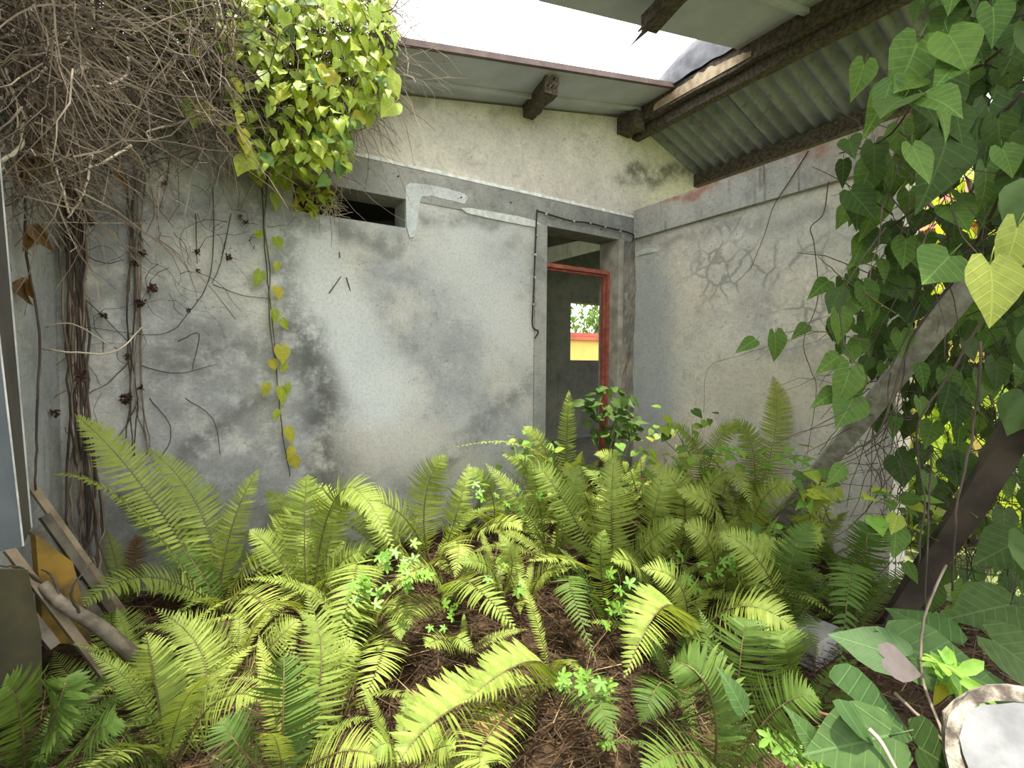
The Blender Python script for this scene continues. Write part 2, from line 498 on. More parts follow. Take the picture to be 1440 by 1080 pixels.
# room beyond the doorway and slot window
YI = 6.2
p0, p1 = onY(803, 424, YI), onY(853, 507, YI)
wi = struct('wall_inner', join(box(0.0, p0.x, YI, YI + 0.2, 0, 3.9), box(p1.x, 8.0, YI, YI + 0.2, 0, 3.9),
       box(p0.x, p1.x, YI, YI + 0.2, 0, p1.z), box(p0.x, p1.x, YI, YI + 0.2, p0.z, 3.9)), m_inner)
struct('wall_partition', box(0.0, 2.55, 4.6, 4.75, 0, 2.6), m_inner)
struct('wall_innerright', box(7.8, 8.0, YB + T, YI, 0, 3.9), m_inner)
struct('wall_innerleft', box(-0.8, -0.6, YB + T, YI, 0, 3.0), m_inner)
ib0, ib1 = onY(745, 368, 4.7), onX(862, 322, 4.3)
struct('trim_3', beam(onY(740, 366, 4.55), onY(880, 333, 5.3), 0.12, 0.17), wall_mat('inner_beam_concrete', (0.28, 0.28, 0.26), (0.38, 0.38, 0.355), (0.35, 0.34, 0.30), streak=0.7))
struct('ceiling_inner', join(beam((0.75, 4.85, gz(0.75) - 0.03), (3.05, 4.85, gz(3.03) - 0.03), 3.2, 0.02), beam((3.05, 4.85, 3.58), (8.1, 4.85, 3.3), 3.3, 0.02), box(-0.8, 0.75, YB + 0.1, 6.4, 3.05, 3.07)), plain('darkened_roof_underside', (0.04, 0.04, 0.038)))  # near-black colour stands in for the inner room's darkness
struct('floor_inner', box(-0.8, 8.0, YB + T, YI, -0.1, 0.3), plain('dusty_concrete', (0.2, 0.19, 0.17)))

# ground: soil under the ferns, lawn outside
V, Fc = [], []
nx, ny = 90, 90
gx0, gx1, gy0, gy1 = XL - 0.1, XR + 0.1, -1.4, YB + 0.1
for j in range(ny + 1):
    for i in range(nx + 1):
        x = gx0 + (gx1 - gx0) * i / nx; y = gy0 + (gy1 - gy0) * j / ny
        V.append(Vector((x, y, G(x, y) + 0.012 * mnoise.noise(Vector((x * 18, y * 18, 0))))))
for j in range(ny):
    for i in range(nx):
        a = j * (nx + 1) + i
        Fc.append((a, a + 1, a + nx + 2, a + nx + 1))
t = NT('leaf_mould')
c = t.mix(t.ramp(t.noise(14, 6), 0.35, 0.65), (0.018, 0.012, 0.007), (0.065, 0.04, 0.022))
c = t.mix(t.ramp(t.noise(50, 4), 0.5, 0.7), c, (0.10, 0.065, 0.033))
t.bump(t.noise(40, 5), 0.8, 0.02)
struct('floor', (V, Fc), t.fin(c, 0.95, 0, 0.1), smooth=True)
t = NT('lawn')
c = t.mix(t.ramp(t.noise(1.3, 5), 0.35, 0.65), (0.10, 0.14, 0.045), (0.20, 0.23, 0.09))
c = t.mix(t.ramp(t.noise(30, 4), 0.45, 0.7, 0, 0.6), c, (0.26, 0.26, 0.13))
t.bump(t.noise(60, 4), 0.8, 0.03)
struct('floor_lawn', ([Vector(p) for p in [(-60, -60, 0.12), (60, -60, 0.12), (60, 60, 0.12), (-60, 60, 0.12)]], [(0, 1, 2, 3)]), t.fin(c, 0.95, 0, 0.1))

# ------------------------------------------------------------------ roof
m_sheet = plain('grey_roof_sheet', (0.49, 0.50, 0.585), (0.42, 0.43, 0.50), 5, 0.6, 0.0, 0.05)
m_trimr = plain('brown_verge_trim', (0.16, 0.11, 0.10), (0.11, 0.075, 0.07), 10, 0.6)
m_oldw = plain('rotten_timber', (0.13, 0.10, 0.075), (0.05, 0.04, 0.032), 8, 0.9, 0, 0.7, stretch=(6, 6, 6))
m_paleb = plain('split_pale_timber', (0.50, 0.40, 0.26), (0.22, 0.14, 0.09), 9, 0.85, 0, 0.6)
def plane_pt(px, py, lift=0.0):
    """where the pixel ray meets the left roof slope"""
    r = ray(px, py)
    k = (3.16 + lift - 0.19 * 1.02 - 1.5) / (r.z - 0.19 * r.x)
    return CAM + r * k
YO = 2.545                    # front edge of the strip over the gable
def sheet(name, x0, x1, y0, y1, label, off=0.015, th=0.012, ribs=True, jag=None, rng=None):
    th_ = thing(name, (x0, y0, gz(x0) + off), label, 'roof sheet')
    V, Fc = [], []
    n_ = 24
    for i in range(n_ + 1):
        x = x0 + (x1 - x0) * i / n_
        ya = y0 + (jag(x) if jag else 0)
        z = gz(x) + off
        V += [Vector((x, ya, z)), Vector((x, y1, z)), Vector((x, ya, z + th)), Vector((x, y1, z + th))]
    for i in range(n_):
        a, b = i * 4, i * 4 + 4
        Fc += [(a, a + 1, b + 1, b), (a + 2, b + 2, b + 3, a + 3), (a, b, b + 2, a + 2), (a + 1, a + 3, b + 3, b + 1)]
    Fc += [(0, 2, 3, 1), (n_ * 4, n_ * 4 + 1, n_ * 4 + 3, n_ * 4 + 2)]
    obj('panel', (V, Fc), m_sheet, th_)
    return th_
s1 = sheet('roof_sheet', 0.72, 2.68, YO, 6.4, 'grey roof sheet overhanging the gable wall below the open sky')
s2 = sheet('roof_sheet', 2.683, 3.04, YO + 0.004, 6.4, 'short grey roof sheet between the gable and the ridge timbers', 0.018)
for s_, xa, xb in ((s1, 0.72, 2.68), (s2, 2.683, 3.03)):
    obj('verge_trim', join(beam((xa, YO - 0.012, gz(xa) + 0.03), (xb, YO - 0.012, gz(xb) + 0.03), 0.028, 0.034)), m_trimr, s_)
    obj('rib', beam((xa, YB - 0.13, gz(xa) + 0.004), (xb, YB - 0.13, gz(xb) + 0.004), 0.03, 0.024), m_sheet, s_)
# near sheet behind the sky gap
e0, e1 = plane_pt(733, 0), plane_pt(1018, 68)
YN = (e0.y + e1.y) / 2
s3 = sheet('roof_sheet', 1.38, 2.05, -0.3, YN, 'grey roof sheet at the top edge, left of the broken rafter end')
s4 = sheet('roof_sheet', 2.054, 3.02, -0.3, YN + 0.006, 'grey roof sheet at the top meeting the ridge timber, right of the broken rafter', 0.018)
for s_, xa, xb in ((s3, 1.38, 2.05), (s4, 2.054, 3.0)):
    for yy in (YN - 0.42, YN - 0.85):
        obj('rib', beam((xa, yy, gz(xa) + 0.004), (xb, yy, gz(xb) + 0.004), 0.035, 0.028), m_sheet, s_)
# rafter stub sticking out under the strip
rng = random.Random(5)
a = onY(742, 158, YB + 0.03); b = plane_pt(776, 120, -0.05)
tb_ = thing('rafter_stub', tuple(a), 'splintered rafter end poking out of the gable under the roof sheet', 'timber')
obj('timber', beam(a, b, 0.085, 0.1, rough=0.006, seg=6, rng=rng), m_oldw, tb_)
d = (b - a).normalized()
for k in range(6):
    q = b + Vector((rng.uniform(-.035, .035), 0, rng.uniform(-.03, .04)))
    obj('splinter', tube([q - d * 0.06, q + d * rng.uniform(0.03, 0.09)], 0.012, 0.002, 4), m_paleb if k % 2 else m_oldw, tb_)
# hanging rafter end at the top
a = plane_pt(1000, -60, -0.06); b = plane_pt(912, 35, -0.07)
tb_ = thing('broken_rafter', tuple(a), 'dark broken rafter with frayed end under the top roof sheet', 'timber')
obj('timber', beam(a, b, 0.09, 0.07, rough=0.005, seg=6, rng=rng), m_oldw, tb_)
d = (b - a).normalized()
for k in range(7):
    q = b + rvec(rng, 0.03)
    obj('splinter', tube([q - d * 0.06, q + d * rng.uniform(0.04, 0.17) + rvec(rng, 0.025)], 0.014, 0.0015, 4), m_oldw, tb_)
# ridge timbers
rt = thing('ridge_beam', (3.03, YB, 3.45), 'long dark ridge beam running under the corrugated roof', 'timber')
obj('timber', beam((3.07, YB + 0.1, 3.44), (3.07, -0.7, 3.44), 0.07, 0.14, rough=0.004, seg=24, rng=rng), m_oldw, rt)
rt2 = thing('ridge_plate', (2.95, YB, 3.48), 'weathered ridge plate with pale split edge beside the sky gap', 'timber')
obj('timber', beam((2.99, YB - 0.02, 3.50), (2.99, -0.7, 3.50), 0.06, 0.13, rough=0.006, seg=24, rng=rng), m_oldw, rt2)
V, Fc = [], []
n_ = 40
for i in range(n_ + 1):
    y = 2.72 - (2.72 - 1.92) * i / n_
    u = i / n_
    k = math.sin(math.pi * min(1, u * 1.05)) ** 0.5 if 0 < u < 0.96 else 0.0
    w_ = 0.035 + 0.05 * k * (0.7 + 0.9 * abs(mnoise.noise(Vector((y * 11, 0, 4)))))
    V += [Vector((2.953, y, 3.455)), Vector((2.953, y, 3.455 + w_)), Vector((2.98, y, 3.455)), Vector((2.98, y, 3.455 + w_))]
for i in range(n_):
    a, b = i * 4, i * 4 + 4
    Fc += [(a, b, b + 1, a + 1), (a + 2, a + 3, b + 3, b + 2), (a + 1, b + 1, b + 3, a + 3)]
obj('split_edge', (V, Fc), m_paleb, rt2)
rs = thing('ridge_stub', (3.03, YB, 3.4), 'rotten timber stub where the ridge meets the gable wall', 'timber')
obj('timber', beam((2.93, YB + 0.05, 3.44), (2.93, YB - 0.16, 3.43), 0.12, 0.13, rough=0.01, seg=4, rng=rng), m_oldw, rs)
# crumpled ridge flashing lit by the sky
m_zinc = plain('crumpled_zinc', (0.11, 0.11, 0.12), (0.04, 0.04, 0.045), 7, 0.6, 0.0)
V, Fc = [], []
n_, k_ = 30, 6
for i in range(n_ + 1):
    y = 2.75 - 0.85 * i / n_
    for j in range(k_ + 1):
        u = j / k_
        hgt = 0.24 * math.sin(math.pi * u) ** 0.6 * (0.25 + 0.95 * max(0, math.sin(0.3 + i / n_ * 2.6)))
        nz = mnoise.noise(Vector((y * 7, u * 3, 1)))
        V.append(Vector((2.93 + 0.22 * u + 0.03 * nz, y, 3.56 + hgt + 0.05 * nz)))
for i in range(n_):
    for j in range(k_):
        a = i * (k_ + 1) + j
        Fc.append((a, a + k_ + 1, a + k_ + 2, a + 1))
setp(obj('ridge_flashing', (V, Fc), m_zinc, smooth=True), 'crumpled zinc ridge flashing standing against the white sky', 'flashing')
# corrugated sheets on the right slope, overlapping
t = NT('old_corrugated_iron')
c = t.mix(t.ramp(t.noise(3, 5), 0.35, 0.65), (0.165, 0.17, 0.195), (0.245, 0.255, 0.285))
c = t.mix(t.ramp(t.noise(16, 5, rough=0.7), 0.5, 0.72, 0, 0.7), c, (0.10, 0.09, 0.08))
c = t.mix(t.ramp(t.noise(2.2, 5), 0.56, 0.7, 0, 0.5), c, (0.20, 0.235, 0.225))
t.bump(t.noise(30, 4), 0.3, 0.006)
m_corr = t.fin(c, 0.65, 0.25, 0.3)
ys = [3.02, 2.33, 1.66, 0.98, 0.30, -0.38, -1.05]
names = ['corrugated iron sheet of the right roof slope, against the gable wall', 'second corrugated iron sheet from the gable wall',
         'third corrugated iron sheet from the gable wall, partly behind vine leaves', 'fourth corrugated iron sheet from the gable, above the hanging vine',
         'fifth corrugated iron sheet from the gable, top right corner', 'sixth corrugated iron sheet from the gable, over the camera side']
for s in range(6):
    ya, yb = ys[s] + 0.05, ys[s + 1]
    V, Fc = [], []
    per = 0.105
    nn = int((ya - yb) / per * 8)
    for i in range(nn + 1):
        y = ya + (yb - ya) * i / nn
        dz = 0.025 * math.sin(2 * math.pi * y / per) + 0.006 * (s % 2) + 0.008
        for x in (3.02, 3.3, 3.65, 4.0):
            V.append(Vector((x, y, 3.555 - 0.36 * (x - 3.03) + dz + 0.012 * mnoise.noise(Vector((x, y, 9))))))
    for i in range(nn):
        for j in range(3):
            a = i * 4 + j
            Fc.append((a, a + 1, a + 5, a + 4))
    setp(obj('corrugated_sheet', (V, Fc), m_corr, smooth=True), names[s], 'roof sheet', 'corrugated sheets of the right slope')
# eaves purlin and a lath lying on the right wall
rp = thing('eaves_purlin', (3.86, YB, 3.17), 'dark eaves purlin carrying the corrugated sheets above the right wall', 'timber')
obj('timber', beam((3.86, YB + 0.1, 3.19), (3.86, -0.6, 3.185), 0.07, 0.10, rough=0.006, seg=24, rng=rng), m_oldw, rp)

# conduit cable round the door
m_cable = plain('black_cable', (0.03, 0.03, 0.032), rough=0.5, bump=0)
cp = [onY(x, y, YB - 0.025) for x, y in ((752, 476), (757, 466), (749, 458), (750, 420), (753, 350), (755, 300), (758, 297.5), (780, 304), (805, 311), (825, 313), (850, 319), (889, 329), (889, 340))]
cb = thing('wall_cable', tuple(cp[0]), 'thin black cable clipped to the wall around the doorway', 'cable')
obj('cable', tube(smoothpath(cp, 5), 0.0055, sides=6), m_cable, cb)
m_clip = plain('pale_clip', (0.6, 0.58, 0.55), bump=0)
for x, y in ((755, 331), (753, 358), (752, 390), (750, 428), (768, 301), (807, 311), (830, 314), (851, 319.5), (872, 325)):
    p = onY(x, y, YB - 0.026)
    obj('clip', box(p.x - 0.008, p.x + 0.008, p.y - 0.006, p.y + 0.014, p.z - 0.007, p.z + 0.007), m_clip, cb)
# rusty nails in the plaster
for i, (x, y, x2, y2, lb) in enumerate(((463, 412, 480, 388, 'long thin rusty nail scar in the grey plaster, left of a pair'), (487, 390, 493, 410, 'short rusty nail in the grey plaster, right of a pair'), (478, 362, 477, 354, 'tiny rusty nail in the grey plaster above the pair of scars'))):
    setp(obj('wall_nail', tube([onY(x, y, YB - 0.012), onY(x2, y2, YB + 0.002)], 0.004, 0.003, 5), m_bolt), lb, 'nail')
# ------------------------------------------------------------------ ferns
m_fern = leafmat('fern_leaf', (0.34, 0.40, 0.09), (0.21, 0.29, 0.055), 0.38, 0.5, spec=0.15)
m_fern_d = leafmat('shaded_fern_leaf', (0.125, 0.19, 0.036), (0.075, 0.13, 0.026), 0.32, 0.5, spec=0.12)  # darker copy of the fern green, with shade put into its colour
m_dry = leafmat('dry_fern_leaf', (0.22, 0.12, 0.045), (0.30, 0.20, 0.07), 0.3, 0.7, (1.0, 0.8, 0.5))
m_rach = plain('fern_stalk', (0.16, 0.14, 0.05), (0.09, 0.065, 0.03), 30, 0.6, bump=0)

def bez(a, b, c, t):
    return a * (1 - t) ** 2 + b * (2 * t * (1 - t)) + c * t * t
def leaflet_profile(t):
    lo = min(1.0, 0.45 + (t - 0.12) / 0.2 * 0.55)
    hi = 1.0 if t < 0.5 else max(0.0, 1 - ((t - 0.5) / 0.5) ** 1.9)
    return max(0.03, lo * hi)
def leaflet_verts(p, ax, tw, nm, l, w):
    """blade with one row of width stations, drooping towards the tip"""
    V = []
    for u, k, d in ((0.0, 0.55, 0.0), (0.12, 1.0, 0.01), (0.5, 0.82, 0.0), (0.8, 0.45, -0.06)):
        c = p + ax * (l * u) + nm * (l * d)
        V += [c - tw * (w * k / 2) - nm * (w * 0.10), c + tw * (w * k / 2)]
    V.append(p + ax * l + tw * (w * 0.25) - nm * (l * 0.13))
    return V
LF = [(0, 2, 3, 1), (2, 4, 5, 3), (4, 6, 7, 5), (6, 8, 7)]
def frond_frames(a, b, c, W_, n, hint, rng):
    """for each leaflet: foot, axis, width direction, normal, length, width"""
    pts = [bez(a, b, c, i / 40) for i in range(41)]
    L = sum((pts[i + 1] - pts[i]).length for i in range(40))
    n = int(n * 1.25)
    sp = L * 0.9 / n
    out = []
    for i in range(n):
        t = 0.10 + 0.895 * (i + 0.5) / n
        p = bez(a, b, c, t)
        tg = ((b - a) * (1 - t) + (c - b) * t).normalized()
        h = Vector(hint)
        nm = h - tg * h.dot(tg)
        nm = nm.normalized() if nm.length > 1e-3 else tg.orthogonal().normalized()
        sd_ = tg.cross(nm)
        ln = W_ * leaflet_profile(t)
        for sg in (-1, 1):
            ang = math.radians(14 + 26 * max(0, t - 0.6) / 0.4 + rng.uniform(-6, 6))
            lift = rng.uniform(-0.10, 0.16)
            ax = (sd_ * sg * math.cos(ang) + tg * math.sin(ang) + nm * lift).normalized()
            n2 = (nm - ax * nm.dot(ax)).normalized()
            tw = n2.cross(ax) * (1 if sg > 0 else 1)
            if tw.dot(tg) < 0: tw = -tw
            tl = rng.uniform(-0.3, 0.3)
            tw = (tw + n2 * tl).normalized()
            out.append((p + tg * (sp * 0.25 * sg), ax, tw, n2, ln * rng.uniform(0.9, 1.06), sp * 0.78 * (0.5 + 0.5 * min(1, ln / W_ * 1.4))))
    return out, pts
def frond_geo(a, b, c, W_, n, hint, rng):
    fr, pts = frond_frames(a, b, c, W_, n, hint, rng)
    V, Fc = [], []
    for p, ax, tw, nm, l, w in fr:
        if rng.random() < 0.02: continue
        o = len(V)
        V += leaflet_verts(p, ax, tw, nm, l, w)
        Fc += [tuple(i + o for i in q) for q in LF]
    return (V, Fc), tube(pts[::4], 0.0034, 0.001, 4)
UNIT_LEAFLET = (leaflet_verts(Vector((0, 0, 0)), Vector((0, 1, 0)), Vector((1, 0, 0)), Vector((0, 0, 1)), 1.0, 1.0), LF)

# frond templates for the repeats: base at the origin, leaning towards +X, length about 1
def make_templates(seed, mat, tag_):
    rng = random.Random(seed)
    out = []
    for el, reach, drop in ((80, 0.35, 0.05), (72, 0.5, 0.1), (66, 0.62, 0.2), (58, 0.72, 0.3), (50, 0.82, 0.4), (70, 0.75, 0.45), (40, 0.9, 0.35)):
        for v in range(2):
            e = math.radians(el)
            b = Vector((math.cos(e) * 0.55, rng.uniform(-.06, .06), math.sin(e) * 0.62))
            c = Vector((reach + 0.05, rng.uniform(-.15, .15), b.z * 1.42 - drop * 0.75))
            hint = Vector((-math.sin(e * 0.8), rng.uniform(-.35, .35), math.cos(e * 0.8) + 0.35))
            g, s = frond_geo(Vector((0, 0, 0)), b, c, rng.uniform(0.085, 0.115), 34, hint, rng)
            out.append((mesh('frond_' + tag_, g, mat), mesh('stalk_' + tag_, s, m_rach)))
    return out
TPL = make_templates(11, m_fern, 'green')
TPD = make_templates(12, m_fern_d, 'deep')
TPB = make_templates(13, m_dry, 'dry')

def stock_frond(fern, mats, az, size, rng, which=None):
    me, st = mats[rng.randrange(len(mats)) if which is None else which]
    o = link('frond', me, fern)
    o.rotation_euler = (rng.uniform(-.12, .12), rng.uniform(-.12, .12), az)
    o.scale = (size, size * rng.uniform(0.85, 1.1), size * rng.uniform(0.85, 1.1))
    s = link('stalk', st, o)
    return o
TOCAM = lambda p: (CAM - p).normalized()
def hero_frond(fern, base, mid, tip, W_, n=38, wc=0.75, wu=0.55, mat=None, rng=None, split=False, side=0.0):
    a = base
    c = at(*tip)
    m_ = at(*mid)
    b = m_ * 2 - (a + c) * 0.5          # curve passes through mid
    hint = TOCAM(m_) * wc + Vector((0, 0, 1)) * wu + Vector((side, 0, 0))
    off = wloc(fern)
    mat = mat or m_fern
    if not split:
        g, s = frond_geo(a, b, c, W_, n, hint, rng)
        o = obj('frond', g, mat, fern)
        obj('stalk', s, m_rach, o)
        return o
    fr, pts = frond_frames(a, b, c, W_, n, hint, rng)
    o = obj('frond', tube(pts[::3], 0.0042, 0.0012, 5), m_rach, fern)
    lm = UL.get(mat.name) or mesh('leaflet_' + mat.name, UNIT_LEAFLET, mat)
    UL[mat.name] = lm
    for p, ax, tw, nm, l, w in fr:
        q = link('leaflet', lm, o)
        tw2 = (tw - ax * tw.dot(ax)).normalized()
        z = tw2.cross(ax)
        if z.dot(nm) < 0: tw2 = -tw2; z = -z
        R3 = Matrix((tw2, ax, z)).transposed().to_4x4()
        q.matrix_basis = Matrix.Translation(p - off) @ R3 @ Matrix.Diagonal((w, l, l * 0.8, 1))
    return o
UL = {}
FG = 'sword ferns covering the ruined floor'
def fern(px, py, label, heroes=(), n=8, size=0.6, mats=None, seed=0, dry=0, azr=(0, 2 * math.pi), which=None):
    rng = random.Random(1000 + seed)
    p = onG(px, py)
    p.x = max(XL + 0.12, min(XR - 0.15, p.x)); p.y = min(YB - 0.15, p.y)
    p.z = G(p.x, p.y)
    f = thing('sword_fern', tuple(p), label, 'fern', FG)
    for h in heroes:
        kw = h[3] if len(h) > 3 else {}
        base = p + Vector((rng.uniform(-.03, .03), rng.uniform(-.03, .03), 0))
        hero_frond(f, base, h[0], h[1], h[2], rng=rng, **kw)
    a0 = rng.uniform(0, 6.28)
    n = int(n * 1.6 + 1)
    for i in range(n):
        az = azr[0] + (azr[1] - azr[0]) * (i + rng.uniform(0.1, 0.9)) / n
        for _ in range(14):
            q = p + Vector((math.cos(az), math.sin(az), 0)) * (size * 0.85)
            if XL + 0.06 < q.x < XR - 0.06 and q.y < YB - 0.06: break
            az = rng.uniform(0, 6.28)
        stock_frond(f, mats or TPL, az, size * rng.uniform(0.75, 1.2), rng, rng.choice(which) if which else None)
    for i in range(dry):
        o = stock_frond(f, TPB, rng.uniform(0, 6.28), size * rng.uniform(0.7, 1.0), rng, rng.choice((8, 9, 10, 11, 12, 13)))
    # short crown of old stalk stubs
    cr = [tube([p + Vector((rng.uniform(-.03, .03), rng.uniform(-.03, .03), -.02)), p + Vector((rng.uniform(-.07, .07), rng.uniform(-.07, .07), rng.uniform(.04, .1)))], 0.005, 0.002, 4) for _ in range(9)]
    obj('crown', join(*cr), m_rach, f)
    return f
D = dict
SP = D(split=True)
# left group
fern(312, 866, 'large bright sword fern with fronds fanned against the wall at left', [
    ((205, 690, 2.12), (105, 583, 2.05), .115, D(n=44)), ((185, 715, 1.95), (70, 668, 1.75), .075, D(n=46, wc=0.1, wu=1.0)),
    ((283, 722, 2.22), (205, 628, 2.28), .115, D(n=42)), ((325, 745, 2.2), (365, 658, 2.28), .075),
    ((215, 812, 1.95), (105, 862, 1.65), .10, D(wu=1.0)), ((385, 770, 2.15), (418, 700, 2.2), .10),
    ((255, 770, 2.15), (150, 690, 2.2), .10, D(mat=m_fern_d)), ((360, 840, 2.0), (420, 950, 1.8), .10)], 3, 0.5, seed=1)
fern(432, 872, 'bright sword fern with one frond arching right, next to the large left fern', [
    ((428, 745, 2.15), (432, 668, 2.2), .125), ((480, 690, 2.1), (560, 790, 1.85), .10, D(n=46)), ((465, 720, 2.2), (395, 700, 2.3), .09),
    ((500, 790, 1.95), (450, 960, 1.6), .12, D(n=42)), ((395, 790, 2.1), (350, 745, 2.1), .09), ((470, 800, 2.0), (530, 770, 2.0), .1)], 4, 0.5, seed=2)
fern(205, 985, 'low sword fern with a short upright frond beside the fallen slats', [
    ((165, 905, 1.75), (158, 860, 1.75), .11), ((130, 980, 1.6), (75, 915, 1.65), .085), ((170, 960, 1.6), (250, 930, 1.55), .08)], 3, 0.4, seed=3)
fern(235, 1090, 'near sword fern with a broad upright frond at the bottom left', [
    ((222, 985, 1.28), (205, 890, 1.28), .088, D(n=30, split=True, mat=m_fern)), ((300, 990, 1.3), (370, 985, 1.25), .09, D(mat=m_fern)),
    ((180, 1060, 1.2), (120, 1110, 1.1), .085, D(mat=m_fern_d)), ((290, 940, 1.45), (215, 855, 1.5), .08)], 2, 0.42, seed=4)
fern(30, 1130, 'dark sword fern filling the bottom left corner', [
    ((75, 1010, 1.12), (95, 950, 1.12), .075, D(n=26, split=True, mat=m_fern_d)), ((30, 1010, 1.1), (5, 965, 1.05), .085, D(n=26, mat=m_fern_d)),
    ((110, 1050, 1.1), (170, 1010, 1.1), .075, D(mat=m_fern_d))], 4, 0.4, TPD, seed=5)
fern(400, 1120, 'sword fern at the bottom edge with wide rows of leaflets, left of centre', [
    ((398, 1010, 1.25), (400, 920, 1.3), .105, D(n=28, split=True, mat=m_fern_d)), ((345, 1060, 1.15), (310, 1010, 1.15), .085, D(mat=m_fern_d)),
    ((450, 960, 1.4), (430, 830, 1.5), .085), ((470, 1060, 1.2), (540, 1070, 1.15), .08)], 2, 0.4, seed=6)
fern(500, 905, 'sword fern with fronds sweeping down over the litter, left of centre', [
    ((500, 850, 1.85), (470, 985, 1.5), .115, D(n=40)), ((540, 850, 1.9), (580, 880, 1.7), .09), ((540, 900, 1.75), (500, 1010, 1.5), .1)], 3, 0.45, seed=7)
fern(605, 800, 'sword fern with a tall rounded frond standing before the grey wall', [
    ((598, 700, 2.45), (628, 640, 2.4), .125, D(n=42)), ((560, 720, 2.4), (480, 708, 2.2), .115, D(n=42)), ((640, 730, 2.4), (660, 650, 2.5), .08),
    ((640, 760, 2.3), (640, 815, 2.1), .09), ((685, 740, 2.3), (735, 745, 2.15), .08, D(wu=1)), ((555, 760, 2.2), (520, 700, 2.3), .1)], 3, 0.5, seed=8)
fern(540, 790, 'small sword fern tucked against the wall, left of the tall rounded one', [((520, 740, 2.5), (470, 700, 2.5), .09)], 6, 0.42, seed=9)
fern(775, 800, 'sword fern with one long thin frond curving left over the others', [
    ((770, 650, 2.5), (626, 632, 2.3), .06, D(n=50, wc=0.05, wu=1.0)), ((757, 700, 2.6), (745, 650, 2.6), .06), ((740, 720, 2.5), (680, 650, 2.6), .07),
    ((800, 720, 2.5), (815, 650, 2.6), .07)], 4, 0.55, seed=10)
fern(862, 830, 'upright sword fern with a tall straight frond in the middle of the bed', [
    ((860, 730, 2.3), (864, 640, 2.35), .125, D(n=40)), ((790, 700, 2.4), (740, 640, 2.5), .09), ((905, 770, 2.2), (960, 730, 2.1), .09),
    ((810, 790, 2.1), (740, 790, 1.9), .07, D(wc=.2, wu=1))], 3, 0.5, seed=11)
fern(640, 850, 'sword fern with low fronds stretched over the brown litter at centre', [
    ((650, 815, 1.95), (730, 890, 1.65), .10, D(n=36)), ((600, 800, 2.0), (560, 830, 1.8), .09), ((580, 850, 1.9), (565, 900, 1.7), .085)], 2, 0.4, seed=12)
fern(650, 925, 'tiny pale sword fern growing out of the litter at centre', [((625, 900, 1.75), (600, 910, 1.65), .06, D(n=22)), ((640, 895, 1.8), (670, 920, 1.75), .05, D(n=20))], 1, 0.25, seed=13)
fern(775, 960, 'near sword fern with two wide light fronds arching to the lower left', [
    ((660, 985, 1.32), (560, 1075, 1.1), .115, D(n=34, split=True)), ((745, 930, 1.45), (650, 990, 1.25), .105, D(n=34, split=True)),
    ((820, 960, 1.4), (860, 1045, 1.2), .085, D(n=30, mat=m_fern_d)), ((690, 1030, 1.2), (690, 1080, 1.05), .09)], 1, 0.4, seed=14)
fern(560, 1100, 'small sword fern at the bottom edge with pale leaflets', [((555, 1050, 1.15), (520, 1060, 1.1), .07), ((600, 1060, 1.15), (640, 1050, 1.1), .06)], 2, 0.3, seed=15)
fern(850, 890, 'sword fern with dark leaflets hanging around a bare stalk', [
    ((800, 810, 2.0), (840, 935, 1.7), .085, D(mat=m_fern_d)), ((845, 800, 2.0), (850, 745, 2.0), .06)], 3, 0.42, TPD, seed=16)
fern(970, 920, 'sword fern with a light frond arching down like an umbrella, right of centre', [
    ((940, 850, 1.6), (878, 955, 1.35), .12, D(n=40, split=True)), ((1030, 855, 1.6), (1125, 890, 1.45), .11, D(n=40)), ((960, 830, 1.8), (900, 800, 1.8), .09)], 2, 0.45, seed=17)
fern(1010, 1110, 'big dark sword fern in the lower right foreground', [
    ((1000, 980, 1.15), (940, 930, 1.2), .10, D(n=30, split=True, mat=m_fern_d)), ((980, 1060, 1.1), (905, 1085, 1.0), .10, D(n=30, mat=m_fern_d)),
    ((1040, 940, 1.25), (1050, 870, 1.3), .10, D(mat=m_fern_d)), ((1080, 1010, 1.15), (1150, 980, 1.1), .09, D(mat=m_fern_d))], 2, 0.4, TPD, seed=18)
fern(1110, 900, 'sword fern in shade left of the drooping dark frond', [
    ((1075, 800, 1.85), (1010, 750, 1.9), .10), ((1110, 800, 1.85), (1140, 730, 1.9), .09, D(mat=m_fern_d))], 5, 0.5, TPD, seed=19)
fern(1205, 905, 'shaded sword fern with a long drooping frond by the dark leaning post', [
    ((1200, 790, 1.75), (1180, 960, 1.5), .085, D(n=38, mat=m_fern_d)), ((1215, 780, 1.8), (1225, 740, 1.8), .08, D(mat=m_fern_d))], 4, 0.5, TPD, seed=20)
fern(945, 800, 'leafy sword fern beside the upright middle fern', [
    ((960, 700, 2.5), (905, 655, 2.6), .1), ((1010, 670, 2.6), (1060, 720, 2.3), .09, D(n=44, wu=1)), ((985, 760, 2.3), (1040, 770, 2.1), .10)], 5, 0.55, seed=21)
fern(1040, 790, 'sword fern with spreading fronds left of the pale leaning post', [
    ((1010, 720, 2.4), (950, 690, 2.4), .11), ((1075, 700, 2.4), (1120, 690, 2.3), .09)], 6, 0.55, seed=22)
fern(1085, 730, 'sword fern with one very tall frond against the beige wall', [
    ((1088, 620, 3.0), (1086, 528, 3.05), .105, D(n=40)), ((1060, 640, 2.9), (1030, 590, 2.9), .09)], 6, 0.55, seed=23)
fern(985, 735, 'sword fern before the beige wall, arching both ways', [
    ((980, 630, 3.0), (930, 600, 2.9), .08), ((1010, 620, 3.0), (1050, 610, 2.9), .08)], 6, 0.6, seed=24)
fern(880, 740, 'sword fern below the leafy shrub in the doorway', [((870, 660, 3.0), (835, 640, 3.0), .08)], 7, 0.6, seed=25)
